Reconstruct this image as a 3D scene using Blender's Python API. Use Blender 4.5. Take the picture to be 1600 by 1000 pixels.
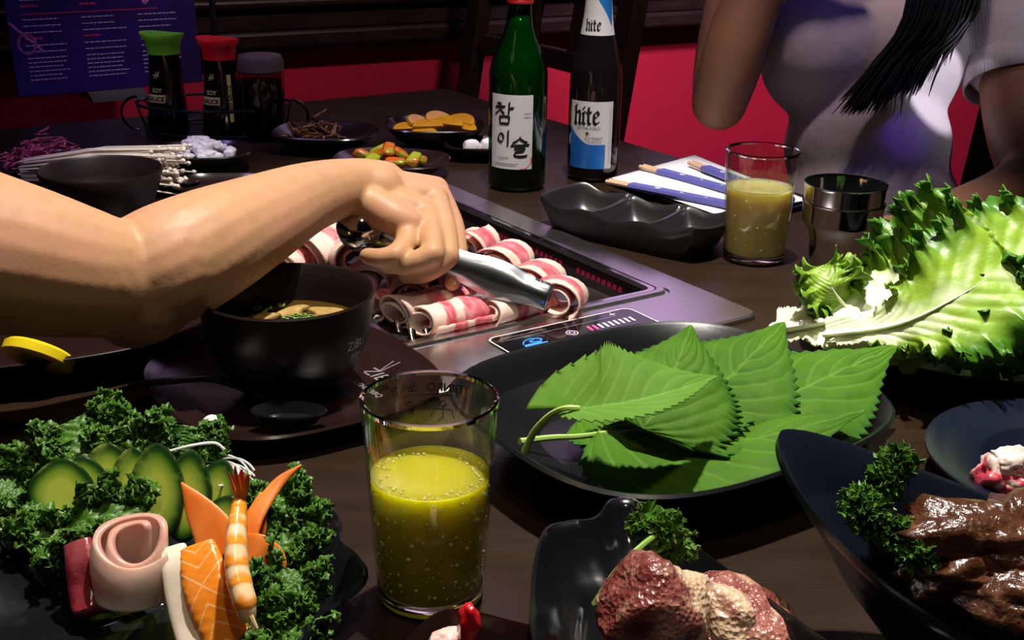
import bpy, math, random
from mathutils import Vector, Matrix, noise
from math import sin, cos, pi, radians, sqrt, atan2, exp
V = Vector
SC = bpy.context.scene
for o in list(bpy.data.objects): bpy.data.objects.remove(o)
COL = SC.collection
T = 0.75                      # table top height (m)

# ------------------------------------------------------------ camera
pitch, roll, FPX = radians(20.4), radians(1.1), 1900.0
fw = V((0, cos(pitch), -sin(pitch))); rt0 = V((1, 0, 0)); up0 = rt0.cross(fw)
RT = rt0*cos(roll) + up0*sin(roll); UP = -rt0*sin(roll) + up0*cos(roll)
CAM = V((0, 0, T+.34))
cd = bpy.data.cameras.new('camera'); cam = bpy.data.objects.new('camera', cd); COL.objects.link(cam)
cd.sensor_width = 36; cd.lens = FPX/1600*36; cd.clip_start = .02
m = Matrix((RT, UP, -fw)).transposed().to_4x4(); m.translation = CAM; cam.matrix_world = m
SC.camera = cam

# ------------------------------------------------------------ world, lights, exposure
SC.view_settings.view_transform = 'Standard'; SC.view_settings.look = 'None'
SC.view_settings.gamma = 1; SC.view_settings.use_curve_mapping = False
SC.view_settings.exposure = 0.0
W = bpy.data.worlds.new('world'); SC.world = W; W.use_nodes = True
W.node_tree.nodes['Background'].inputs[0].default_value = (.55, .5, .6, 1)
W.node_tree.nodes['Background'].inputs[1].default_value = .003
def spot(name, loc, target, energy, col, size, blend=.5, rad=.03):
    l = bpy.data.lights.new(name, 'SPOT'); l.energy = energy; l.color = col
    l.spot_size = radians(size); l.spot_blend = blend; l.shadow_soft_size = rad
    o = bpy.data.objects.new(name, l); COL.objects.link(o); o.location = loc
    o.rotation_euler = (V(target)-V(loc)).to_track_quat('-Z', 'Y').to_euler(); return o
def point(name, loc, energy, col, rad=.05):
    l = bpy.data.lights.new(name, 'POINT'); l.energy = energy; l.color = col; l.shadow_soft_size = rad
    o = bpy.data.objects.new(name, l); COL.objects.link(o); o.location = loc; return o
spot('ceiling_downlight', (.12, .90, T+1.6), (.05, .86, T), 190, (1, .93, .84), 52, .55, .025)
spot('lettuce_fill', (.48, .95, T+1.5), (.31, .87, T), 62, (1, .96, .88), 20, .8, .025)  # second spot, added to keep the lettuce brightest
spot('side_fill', (-.75, .85, T+1.5), (-.3, .75, T), 9, (1, .72, .42), 60, .9, .05)  # added warm fill for the left side of the table
spot('front_fill', (.1, .1, T+1.5), (-.08, .52, T), 15, (1, .86, .66), 46, .9, .04)  # added fill from the camera side, brightens cucumber and raw fish
spot('purple_fill', (-.9, 1.0, T+1.5), (-.55, 1.5, T), 30, (.5, .36, 1), 42, .7, .05)  # purple fill from the back left, lifts the dim bottle labels
spot('blue_party_light', (1.0, 1.0, T+1.3), (.1, 1.42, T+.1), 6, (.08, .08, 1), 40, .7, .02)
spot('mauve_wall_fill', (.4, 1.6, T+1.6), (.5, 2.7, T+.62), 230, (.86, .70, 1), 62, .6, .1)  # added to light the upper wall, so the steel frame mirrors mauve
spot('wall_light', (.35, 1.35, T+1.5), (.1, 2.45, T-.15), 44, (1, .75, .8), 70, .6, .05)
point('room_glow', (-1.2, -.6, T+1.4), 2.2, (1, .8, .65), .35)

# ------------------------------------------------------------ helpers
def at(px, py, h=0.0):
    d = fw*FPX + RT*(px-800) - UP*(py-500); t = (T+h-CAM.z)/d.z; return CAM + d*t
def cz(px, py, d): return CAM + (fw*FPX + RT*(px-800) - UP*(py-500))*(d/FPX)

def tag(o, label=None, cat=None, group=None, kind=None):
    if label: o['label'] = label
    if cat: o['category'] = cat
    if group: o['group'] = group
    if kind: o['kind'] = kind
    return o
def thing(name, label, cat, loc=(0, 0, 0), rz=0, group=None):
    o = bpy.data.objects.new(name, None); COL.objects.link(o); o.empty_display_size = .02
    o.location = loc; o.rotation_euler = (0, 0, rz); return tag(o, label, cat, group)
def copy_tree(o, parent=None):
    c = o.copy(); COL.objects.link(c)
    if parent: c.parent = parent
    for ch in list(o.children): copy_tree(ch, c)
    return c

spot('white_party_light', (.95, .55, T+1.15), cz(1475, 140, 1.53), 125, (.92, .88, 1), 3.6, .25, .006)
spot('violet_party_light', (.15, .3, T+1.2), cz(1412, 215, 1.53), 20, (.22, .08, 1), 2.6, .7, .01)
spot('sleeve_light', (1.3, .5, T+1.3), cz(1575, 60, 1.5), 22, (.9, .85, 1), 9, .8, .03)
class MB:
    def __init__(s): s.v = []; s.f = []; s.mi = []; s.at = {}; s.cur = 0
    def add(s, vs, fs, **attrs):
        b = len(s.v); s.v += [V(p) for p in vs]
        s.f += [tuple(i+b for i in f) for f in fs]; s.mi += [s.cur]*len(fs)
        for k in set(s.at) | set(attrs):
            a = s.at.setdefault(k, [0.0]*b)
            a += list(attrs[k]) if k in attrs else [0.0]*len(vs)
        return s
    def loft(s, rings, c0=True, c1=True, closed=True, **attrs):
        n = len(rings[0]); vs = [p for r in rings for p in r]; fs = []
        for i in range(len(rings)-1):
            for j in range(n if closed else n-1):
                k = (j+1) % n; fs.append((i*n+j, i*n+k, (i+1)*n+k, (i+1)*n+j))
        if c0 and closed: fs.append(tuple(range(n))[::-1])
        if c1 and closed: fs.append(tuple(range((len(rings)-1)*n, len(rings)*n)))
        return s.add(vs, fs, **attrs)
    def lathe(s, prof, n=48, c=(0, 0, 0), c0=True, c1=True):
        c = V(c)
        return s.loft([[c+V((r*cos(2*pi*j/n), r*sin(2*pi*j/n), z)) for j in range(n)] for r, z in prof], c0, c1)
    def box(s, c, d, rz=0, ax=None):
        M = Matrix.Rotation(rz, 3, 'Z') if ax is None else ax; c = V(c)
        vs = [c + M @ V((x*d[0]/2, y*d[1]/2, z*d[2]/2)) for x in (-1, 1) for y in (-1, 1) for z in (-1, 1)]
        return s.add(vs, [(0, 1, 3, 2), (4, 6, 7, 5), (0, 4, 5, 1), (2, 3, 7, 6), (0, 2, 6, 4), (1, 5, 7, 3)])
    def tube(s, pts, r, n=8, flat=1.0, up=None, **kw):
        pts = [V(p) for p in pts]; N = len(pts); rs = r if isinstance(r, (list, tuple)) else [r]*N; rings = []
        prev = V(up) if up else V((.13, .21, 1))
        for i in range(N):
            t = (pts[min(i+1, N-1)]-pts[max(i-1, 0)]).normalized()
            a = t.cross(prev)
            if a.length < 1e-4: a = t.cross(V((1, 0, 0)))
            a.normalize(); b = a.cross(t).normalized(); prev = b
            rings.append([pts[i] + a*rs[i]*cos(2*pi*j/n) + b*rs[i]*flat*sin(2*pi*j/n) for j in range(n)])
        return s.loft(rings, **kw)
    def ell(s, c, r, rot=None, nu=16, nv=10):
        c = V(c); R = rot or Matrix.Identity(3); rings = []
        r = V(r) if not isinstance(r, (int, float)) else V((r, r, r))
        for i in range(nv+1):
            ph = -pi/2 + pi*(i+.001)/(nv+.002); rings.append([c + R @ V((r.x*cos(ph)*cos(2*pi*j/nu), r.y*cos(ph)*sin(2*pi*j/nu), r.z*sin(ph))) for j in range(nu)])
        return s.loft(rings)
    def caps(s, a, b, ra, rb, n=16):
        a = V(a); b = V(b); t = (b-a).normalized(); x = t.orthogonal().normalized(); y = t.cross(x); rings = []
        K = 6
        for i in range(K+1):
            ph = -pi/2+pi/2*(i+.02)/(K+.02); rings.append((a+t*ra*sin(ph), ra*cos(ph)))
        for i in range(K+1):
            ph = pi/2*i/(K+.02); rings.append((b+t*rb*sin(ph), rb*cos(ph)))
        return s.loft([[c+x*q*cos(2*pi*j/n)+y*q*sin(2*pi*j/n) for j in range(n)] for c, q in rings])
    def chain(s, pts, rs, n=16, sub=1):
        if sub > 1:
            Q = cr([(*p, r_) for p, r_ in zip(pts, rs)], (len(pts)-1)*sub+1); pts = [q[:3] for q in Q]; rs = [q[3] for q in Q]
        for i in range(len(pts)-1): s.caps(pts[i], pts[i+1], rs[i], rs[i+1], n)
        return s
    def poly(s, pts, h=0.0, z=(0, 0, 1)):
        pts = [V(p) for p in pts]; n = len(pts)
        if h == 0: return s.add(pts, [tuple(range(n))])
        return s.loft([pts, [p+V(z)*h for p in pts]])
    def map(s, fn): s.v = [V(fn(p)) for p in s.v]; return s
    def build(s, name, mats, parent=None, world=True, smooth=40, bevel=0, sub=0, solid=0, remesh=0, sm=0, loc=None):
        me = bpy.data.meshes.new(name); org = V((0, 0, 0))
        if parent is not None and world:
            org = V(parent.location)
            if parent.parent: org = org + V(parent.parent.location)
        if loc is not None: org = V(loc)
        me.from_pydata([tuple(p-org) for p in s.v], [], s.f)
        mats = mats if isinstance(mats, (list, tuple)) else [mats]
        for mm in mats: me.materials.append(mm)
        me.polygons.foreach_set('material_index', s.mi)
        for k, a in s.at.items():
            at_ = me.attributes.new(k, 'FLOAT', 'POINT'); at_.data.foreach_set('value', a)
        me.validate(); me.update()
        o = bpy.data.objects.new(name, me); COL.objects.link(o)
        if loc is not None: o.location = loc
        if parent is not None: o.parent = parent
        if remesh:
            r = o.modifiers.new('r', 'REMESH'); r.mode = 'VOXEL'; r.voxel_size = remesh; r.use_smooth_shade = True
        if sm:
            q = o.modifiers.new('s', 'SMOOTH'); q.factor = .5; q.iterations = sm
        if remesh:
            dg = bpy.context.evaluated_depsgraph_get(); me2 = bpy.data.meshes.new_from_object(o.evaluated_get(dg))
            o.modifiers.clear(); o.data = me2; me2.materials.clear()
            for mm in mats: me2.materials.append(mm)
            me2.name = name; me2.shade_smooth(); return o
        if smooth:
            me.shade_smooth()
            if smooth < 180: me.set_sharp_from_angle(angle=radians(smooth))
        if bevel:
            b = o.modifiers.new('b', 'BEVEL'); b.width = bevel; b.segments = 2; b.limit_method = 'ANGLE'
        if solid:
            q = o.modifiers.new('t', 'SOLIDIFY'); q.thickness = solid; q.offset = 0
        if sub:
            q = o.modifiers.new('u', 'SUBSURF'); q.levels = q.render_levels = sub
        return o

def cr(pts, n, closed=False):
    """Catmull-Rom resample of points (tuples of any length) to n samples"""
    P = [tuple(p) for p in pts]; m = len(P); out = []; segs = m if closed else m-1
    for i in range(n):
        u = i*segs/(n if closed else n-1); k = min(int(u), segs-1); f = u-k
        def g(j): return P[j % m] if closed else P[max(0, min(m-1, j))]
        a, b, c, d = g(k-1), g(k), g(k+1), g(k+2)
        out.append(tuple(.5*((2*B)+(-A+C)*f+(2*A-5*B+4*C-D)*f*f+(-A+3*B-3*C+D)*f**3) for A, B, C, D in zip(a, b, c, d)))
    return out
def nz(p, s=1.0): return noise.noise(V(p)*s)
def sst(a, b, x):
    x = max(0, min(1, (x-a)/(b-a))); return x*x*(3-2*x)

def mat(name, col, rough=.5, metal=0, layers=(), bumps=(), transl=0, thin=None, rlayer=None, **kw):
    m = bpy.data.materials.new(name); m.use_nodes = True; nt = m.node_tree; N = nt.nodes; L = nt.links
    P = N['Principled BSDF']; out = N['Material Output']
    def S(k, v): P.inputs[k].default_value = v
    S('Base Color', (*col, 1)); S('Roughness', rough); S('Metallic', metal)
    for k, v in kw.items():
        key = {'spec': 'Specular IOR Level', 'sss': 'Subsurface Weight', 'trans': 'Transmission Weight', 'coat': 'Coat Weight', 'crough': 'Coat Roughness',
               'emit': 'Emission Color', 'es': 'Emission Strength', 'ior': 'IOR', 'sheen': 'Sheen Weight', 'sscale': 'Subsurface Scale', 'srad': 'Subsurface Radius', 'aniso': 'Anisotropic'}[k]
        S(key, (*v, 1) if k == 'emit' else v)
    tc = N.new('ShaderNodeTexCoord')
    def tex(kind, scale, stretch=None, detail=4):
        src = tc.outputs['Object']
        if stretch:
            mp = N.new('ShaderNodeMapping'); mp.inputs['Scale'].default_value = stretch[:3]
            if len(stretch) > 3: mp.inputs['Rotation'].default_value = (0, 0, stretch[3])
            L.new(src, mp.inputs[0]); src = mp.outputs[0]
        if kind == 'noise': t = N.new('ShaderNodeTexNoise'); t.inputs['Detail'].default_value = detail; o = t.outputs[0]
        elif kind == 'voronoi': t = N.new('ShaderNodeTexVoronoi'); o = t.outputs['Distance']
        else:
            t = N.new('ShaderNodeTexWave'); t.inputs['Distortion'].default_value = 3; t.inputs['Detail'].default_value = 3; o = t.outputs['Fac'] if 'Fac' in t.outputs else t.outputs[1]
        t.inputs['Scale'].default_value = scale; L.new(src, t.inputs['Vector']); return o
    cur = None
    for ly in layers:
        kind = ly[0]
        if kind == 'attr':
            a = N.new('ShaderNodeAttribute'); a.attribute_name = ly[1]; o = a.outputs['Fac']
        else: o = tex(kind, ly[1], ly[5] if len(ly) > 5 else None, 6)
        mr = N.new('ShaderNodeMapRange'); mr.inputs[1].default_value = ly[3]; mr.inputs[2].default_value = ly[4]; L.new(o, mr.inputs[0])
        mx = N.new('ShaderNodeMix'); mx.data_type = 'RGBA'; L.new(mr.outputs[0], mx.inputs[0])
        if cur is None: mx.inputs[6].default_value = (*col, 1)
        else: L.new(cur, mx.inputs[6])
        mx.inputs[7].default_value = (*ly[2], 1); cur = mx.outputs[2]
    if cur is not None: L.new(cur, P.inputs['Base Color'])
    nrm = None
    for bp in bumps:
        b = N.new('ShaderNodeBump'); b.inputs['Distance'].default_value = bp[2]; b.inputs['Strength'].default_value = bp[3] if len(bp) > 3 else 1
        L.new(tex(bp[0], bp[1], bp[4] if len(bp) > 4 else None), b.inputs['Height'])
        if nrm is not None: L.new(nrm, b.inputs['Normal'])
        nrm = b.outputs[0]
    if nrm is not None: L.new(nrm, P.inputs['Normal'])
    if rlayer:
        mr = N.new('ShaderNodeMapRange'); mr.inputs[1].default_value = .35; mr.inputs[2].default_value = .65
        mr.inputs[3].default_value = rlayer[1]; mr.inputs[4].default_value = rlayer[2]
        L.new(tex('noise', rlayer[0]), mr.inputs[0]); L.new(mr.outputs[0], P.inputs['Roughness'])
    if transl:
        t = N.new('ShaderNodeBsdfTranslucent'); t.inputs[0].default_value = (*col, 1)
        if cur is not None: L.new(cur, t.inputs[0])
        x = N.new('ShaderNodeMixShader'); x.inputs[0].default_value = transl
        L.new(P.outputs[0], x.inputs[1]); L.new(t.outputs[0], x.inputs[2]); L.new(x.outputs[0], out.inputs[0])
    if thin:      # thin sheet of glass: tinted transparency with fresnel reflection
        tr = N.new('ShaderNodeBsdfTransparent'); tr.inputs[0].default_value = (*thin, 1)
        g = N.new('ShaderNodeBsdfGlossy'); g.inputs['Roughness'].default_value = rough
        lw = N.new('ShaderNodeLayerWeight'); lw.inputs[0].default_value = .5
        pw = N.new('ShaderNodeMath'); pw.operation = 'POWER'; pw.inputs[1].default_value = 3.0; L.new(lw.outputs['Facing'], pw.inputs[0])
        mr = N.new('ShaderNodeMapRange'); mr.inputs[3].default_value = .045; mr.inputs[4].default_value = .75; L.new(pw.outputs[0], mr.inputs[0])
        x = N.new('ShaderNodeMixShader'); L.new(mr.outputs[0], x.inputs[0])
        L.new(tr.outputs[0], x.inputs[1]); L.new(g.outputs[0], x.inputs[2]); L.new(x.outputs[0], out.inputs[0])
        if nrm is not None: L.new(nrm, g.inputs['Normal'])
    return m

def text2d(s, size, bold=0.0):
    cu = bpy.data.curves.new('t', 'FONT'); cu.body = s; cu.size = size; cu.align_x = 'CENTER'; cu.offset = bold; cu.resolution_u = 3
    o = bpy.data.objects.new('t', cu); COL.objects.link(o)
    dg = bpy.context.evaluated_depsgraph_get(); me = bpy.data.meshes.new_from_object(o.evaluated_get(dg))
    vs = [v.co.copy() for v in me.vertices]; fs = [tuple(p.vertices) for p in me.polygons]
    bpy.data.objects.remove(o); bpy.data.curves.remove(cu); bpy.data.meshes.remove(me); return vs, fs
def nib(mb, strokes, w, ang=40, n=6, scale=1, off=(0, 0), thin=.25):
    """pen strokes with a broad nib, as flat 2D ribbons"""
    N_ = V((cos(radians(ang)), sin(radians(ang)), 0))*w/2; Q = V((-sin(radians(ang)), cos(radians(ang)), 0))*w/2*thin
    for st in strokes:
        P = cr(st, max(2, (len(st)-1)*n)) if len(st) > 2 else [V((*st[0], 0)).lerp(V((*st[1], 0)), k/4)[:2] for k in range(5)]
        P = [V((p[0]*scale+off[0], p[1]*scale+off[1], 0)) for p in P]
        for i in range(len(P)-1):
            a, b = P[i], P[i+1]; c = [a+N_+Q, a+N_-Q, a-N_-Q, a-N_+Q, b+N_+Q, b+N_-Q, b-N_-Q, b-N_+Q]
            h = hull(c); mb.add(h, [tuple(range(len(h)))])
def hull(pts):
    ps = sorted(set((round(p.x, 6), round(p.y, 6)) for p in pts))
    def half(ps):
        o = []
        for p in ps:
            while len(o) > 1 and (o[-1][0]-o[-2][0])*(p[1]-o[-2][1])-(o[-1][1]-o[-2][1])*(p[0]-o[-2][0]) <= 0: o.pop()
            o.append(p)
        return o[:-1]
    return [V((x, y, 0)) for x, y in half(ps)+half(ps[::-1])]
def wrap(mb, R, ang0, z0, c=(0, 0, 0), mirror=False):
    """bend flat artwork round a vertical cylinder (R may be a function of z); ang0 = outward direction of its middle"""
    c = V(c)
    def f(p):
        z = z0+p.y; r = R(z) if callable(R) else R; a = ang0 + p.x/r
        return c+V((cos(a)*r, sin(a)*r, z))
    return mb.map(f)
def patch2d(mb, x0, x1, y0, y1, nx=16, ny=4, fn=None):
    vs = []; fs = []
    for j in range(ny+1):
        for i in range(nx+1):
            x = x0+(x1-x0)*i/nx; y = y0+(y1-y0)*j/ny; vs.append((fn(x, y) if fn else V((x, y, 0))))
    for j in range(ny):
        for i in range(nx): k = j*(nx+1)+i; fs.append((k, k+1, k+nx+2, k+nx+1))
    return mb.add(vs, fs)

# ------------------------------------------------------------ materials
wood = mat('table_wood', (.0165, .0088, .0045), .34, layers=[('noise', 7, (.027, .0145, .0075), .3, .8, (1, 9, 1, radians(33)))], bumps=[('noise', 60, .0004, .5, (1, 8, 1, radians(33)))], spec=.28, rlayer=(12, .30, .40))
darkwood = mat('dark_wood', (.018, .009, .008), .4, layers=[('noise', 12, (.03, .015, .012), .4, .7, (1, 1, 6))], spec=.3)
redpaint = mat('red_paint', (.52, .012, .035), .55, layers=[('noise', 3, (.42, .01, .04), .4, .7)])
floorm = mat('floor_dark', (.03, .025, .022), .5, layers=[('noise', 4, (.05, .04, .035), .4, .6)])
steel = mat('brushed_steel', (.62, .58, .60), .27, 1, bumps=[('noise', 90, .0001, .2, (1, 14, 1, radians(33)))], rlayer=(6, .24, .30))
chrome = mat('chrome', (.62, .62, .64), .1, 1)
tongsm = mat('tongs_steel', (.42, .45, .50), .24, 1)
blackiron = mat('black_pan', (.016, .013, .014), .28, layers=[('noise', 40, (.03, .022, .02), .5, .7)], spec=.5)
blackglaze = mat('black_glaze', (.005, .0055, .007), .14, spec=.42, bumps=[('noise', 40, .0004, .25)], rlayer=(30, .12, .25))
blackmatte = mat('black_matte_dish', (.005, .0055, .0065), .33, spec=.35, bumps=[('noise', 300, .0002, .3)])
blueblack = mat('blue_black_dish', (.005, .008, .017), .28, spec=.4, bumps=[('noise', 200, .0002, .3)])
brownlac = mat('brown_lacquer', (.016, .007, .006), .22, spec=.4, bumps=[('noise', 60, .0003, .2)])
brownmat = mat('brown_ceramic', (.013, .007, .0065), .4, spec=.35)
dishgray = mat('divided_dish', (.022, .019, .021), .32, spec=.5, bumps=[('noise', 250, .0002, .3)])
blackplastic = mat('black_plastic', (.008, .008, .010), .14, spec=.5)
panelglass = mat('panel_glass', (.006, .005, .008), .08, spec=.6)
whiteprint = mat('white_print', (.7, .7, .72), .5)
dimprint = mat('grey_print', (.22, .2, .2), .5)
blackprint = mat('black_print', (.006, .006, .008), .5)
glass = mat('clear_glass', (1, 1, 1), .03, thin=(.93, .95, .9))
glassbase = mat('glass_base', (.95, .97, .85), .03, trans=1, ior=1.45)
beer = mat('yellow_drink', (.55, .50, .035), .05, sss=.9, srad=(.03, .03, .004), sscale=1.0, layers=[('noise', 18, (.46, .41, .025), .4, .7)], spec=.5, trans=.1)
beer2 = mat('cloudy_drink', (.72, .62, .27), .05, sss=.9, srad=(.03, .026, .012), sscale=1.0, layers=[('noise', 14, (.62, .52, .20), .4, .7)], trans=.3)
bubblem = mat('bubble', (.95, .9, .5), .05, spec=.8, trans=.4)
sojuglass = mat('green_glass', (1, 1, 1), .05, thin=(.10, .42, .17))
sojuliq = mat('green_bottle_core', (.006, .11, .038), .15, layers=[('noise', 7, (.02, .035, .010), .45, .6)], spec=.5)
beerglass = mat('brown_bottle_glass', (.007, .005, .006), .07, spec=.6)
capred = mat('red_cap', (.6, .02, .02), .3, .3)
labelw = mat('white_label', (.62, .60, .60), .5)
labelb = mat('blue_label', (.012, .10, .40), .35, layers=[('noise', 25, (.02, .22, .60), .4, .7)])
redprint = mat('red_print', (.6, .03, .06), .5)
skin = mat('skin', (.50, .275, .145), .5, layers=[('noise', 14, (.54, .265, .165), .45, .7), ('noise', 70, (.43, .225, .12), .5, .9)], sss=.18, srad=(.012, .004, .002), sscale=1.0, spec=.35, bumps=[('noise', 120, .0006, .35), ('voronoi', 500, .0002, .25)])
skin2 = mat('skin_woman', (.28, .13, .075), .5, layers=[('noise', 9, (.31, .14, .085), .45, .7)], sss=.1, srad=(.012, .004, .002), sscale=1.0, spec=.35)
shirtm = mat('white_ribbed_knit', (.60, .53, .55), .85, sheen=.3, bumps=[('wave', 110, .0005, .3), ('noise', 9, .012, .6)])
hairm = mat('black_hair', (.004, .0035, .004), .5, spec=.22)
leafg = mat('perilla_green', (.066, .190, .008), .66, layers=[('noise', 30, (.095, .24, .012), .4, .7), ('attr', 'vein', (.14, .31, .035), .1, 1.0), ('attr', 'rim', (.04, .16, .02), .8, 1.0)], transl=.3, spec=.18, bumps=[('noise', 160, .0005, .4)])
leafback = mat('perilla_underside', (.12, .28, .03), .66, layers=[('noise', 30, (.15, .33, .045), .4, .7), ('attr', 'vein', (.22, .42, .08), .1, 1.0)], transl=.3, spec=.15, bumps=[('noise', 160, .0006, .5)])
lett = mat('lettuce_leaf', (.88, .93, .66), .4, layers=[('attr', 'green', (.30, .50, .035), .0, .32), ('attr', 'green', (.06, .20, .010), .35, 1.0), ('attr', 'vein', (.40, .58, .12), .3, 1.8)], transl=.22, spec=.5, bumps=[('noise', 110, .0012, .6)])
kalem = mat('kale', (.045, .140, .007), .45, layers=[('noise', 60, (.085, .22, .014), .4, .7), ('attr', 'vein', (.12, .27, .07), .3, 1.0)], transl=.2, spec=.5, bumps=[('noise', 250, .001, .6)])
parsm = mat('parsley', (.045, .15, .008), .42, layers=[('noise', 90, (.10, .25, .02), .4, .7)], transl=.2, spec=.5)
stemm = mat('green_stem', (.22, .42, .07), .4, spec=.5)
pstem = mat('perilla_stem', (.36, .56, .12), .5)
cukem = mat('cucumber', (.56, .66, .09), .22, layers=[('attr', 'rim', (.20, .36, .03), .40, .72), ('attr', 'rim', (.035, .12, .014), .70, .84), ('attr', 'rim', (.010, .04, .008), .84, .92), ('noise', 60, (.42, .55, .09), .5, .8)], sss=.2, srad=(.004, .006, .001), sscale=1.0, spec=.6, bumps=[('noise', 120, .0005, .3)])
meatm = mat('sliced_pork', (.62, .09, .13), .34, layers=[('noise', 120, (.74, .24, .27), .42, .68), ('attr', 'fat', (.84, .60, .52), .30, .75)], sss=.15, srad=(.006, .002, .001), sscale=1.0, spec=.5, bumps=[('noise', 220, .0006, .6)])
rawm = mat('raw_beef', (.17, .038, .034), .2, layers=[('noise', 45, (.40, .15, .12), .42, .62), ('noise', 120, (.48, .27, .19), .55, .72), ('attr', 'fat', (.70, .50, .34), .45, .6)], sss=.15, srad=(.005, .002, .001), sscale=1.0, spec=.55, bumps=[('noise', 200, .002, .8), ('voronoi', 420, .0012, .8)])
marm = mat('marinated_beef', (.060, .022, .010), .2, layers=[('noise', 40, (.13, .05, .025), .45, .7), ('noise', 160, (.24, .12, .06), .62, .8)], spec=.5, bumps=[('noise', 130, .003, .8), ('noise', 350, .001, .5)])
pinkm = mat('pink_meat', (.55, .06, .10), .25, layers=[('attr', 'fat', (.85, .70, .62), .42, .6), ('noise', 90, (.72, .3, .28), .5, .7)], spec=.5, bumps=[('noise', 200, .001, .5)])
tunam = mat('tuna', (.20, .018, .028), .22, layers=[('noise', 70, (.32, .07, .08), .45, .7, (1, 1, .25))], spec=.6, bumps=[('noise', 160, .0012, .6)], sss=.1, srad=(.005, .002, .001), sscale=1.0)
whitef = mat('white_fish', (.66, .42, .34), .25, layers=[('noise', 18, (.74, .58, .48), .4, .6), ('attr', 'rim', (.60, .15, .13), .70, 1.05)], sss=.35, srad=(.01, .004, .002), sscale=1.0, spec=.5, bumps=[('noise', 60, .0006, .4)])
squidm = mat('white_tuna', (.80, .68, .54), .25, sss=.35, srad=(.008, .005, .003), sscale=1.0, spec=.5)
salmonm = mat('salmon', (.82, .25, .02), .22, layers=[('attr', 'fat', (.92, .58, .28), .55, .95)], sss=.25, srad=(.01, .004, .001), sscale=1.0, spec=.55, bumps=[('noise', 120, .0006, .4)])
shrimpm = mat('cooked_shrimp', (.90, .62, .36), .22, layers=[('attr', 'band', (.90, .33, .03), .35, .75)], sss=.3, srad=(.008, .004, .001), sscale=1.0, spec=.6, bumps=[('noise', 150, .0006, .4)])
shrimptail = mat('shrimp_tail', (.75, .20, .03), .2, layers=[('attr', 'band', (.55, .02, .02), .5, .9)], spec=.6)
carrotm = mat('carrot', (.68, .14, .01), .35, layers=[('noise', 60, (.75, .24, .04), .4, .7, (1, 1, .3))], sss=.2, srad=(.006, .002, .001), sscale=1.0)
daikon = mat('daikon', (.82, .84, .80), .2, sss=.3, srad=(.005, .005, .005), sscale=1.0)
lemonm = mat('lemon', (.80, .62, .01), .35, bumps=[('noise', 120, .001, .5)], sss=.2, srad=(.005, .004, .001), sscale=1.0)
onionm = mat('pickled_onion', (.60, .08, .16), .3, layers=[('noise', 60, (.75, .25, .33), .4, .7)], spec=.5)
radm = mat('white_radish', (.86, .84, .86), .35, sss=.3, srad=(.005, .005, .005), sscale=1.0)
enokim = mat('enoki', (.72, .64, .52), .45, sss=.2, srad=(.005, .004, .003), sscale=1.0)
picklem = mat('yellow_pickle', (.72, .34, .01), .3, layers=[('noise', 40, (.8, .45, .02), .4, .7)], sss=.2, srad=(.005, .002, .001), sscale=1.0)
kimchim = mat('kimchi', (.45, .09, .01), .2, layers=[('noise', 70, (.25, .25, .02), .5, .6)], spec=.6)
cukekim = mat('kimchi_cucumber', (.25, .32, .02), .2, layers=[('noise', 60, (.5, .14, .01), .5, .62)], spec=.6)
braisem = mat('braised_topping', (.10, .035, .008), .15, layers=[('noise', 80, (.28, .13, .03), .45, .65)], spec=.7, bumps=[('noise', 160, .003, .8)])
brothm = mat('broth', (.055, .030, .006), .06, spec=.6)
mushm = mat('mushroom', (.48, .33, .11), .3, layers=[('attr', 'rim', (.12, .06, .015), .75, .95), ('noise', 120, (.36, .23, .07), .4, .7)], spec=.5)
scalm = mat('scallion', (.22, .36, .08), .3, spec=.5)
woodstick = mat('bare_wood_stick', (.62, .42, .27), .55)
sleevem = mat('blue_sleeve', (.10, .10, .38), .5)
paperm = mat('white_paper', (.80, .78, .80), .7)
soym = mat('soy_glass', (.006, .004, .004), .08, spec=.55)
soyglassm = mat('tinted_jar_glass', (1, 1, 1), .06, thin=(.5, .42, .36))
greencap = mat('green_cap', (.20, .80, .02), .35)
redcap2 = mat('red_pour_cap', (.85, .01, .015), .35)
yellowp = mat('yellow_label_print', (.75, .75, .22), .5)
wirem = mat('black_wire', (.01, .01, .012), .3, spec=.5)
menum = mat('menu_board', (.030, .012, .13), .3, layers=[('noise', 5, (.015, .010, .05), .42, .6)], spec=.5)
menupink = mat('menu_pink', (.45, .02, .14), .5)
menutext = mat('menu_text', (.42, .36, .5), .5)
ledblue = mat('led_blue', (.02, .1, .5), .4, emit=(.05, .3, 1), es=2.2)
ledred = mat('led_red', (.5, .02, .1), .4, emit=(1, .12, .3), es=1.3)
ledwhite = mat('led_white', (.7, .6, .7), .4, emit=(.9, .75, .9), es=.35)
redrefl = mat('red_reflection', (.03, .002, .006), .4, emit=(.7, .02, .1), es=.20)  # emission imitates the red wall mirrored in the basin

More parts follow.
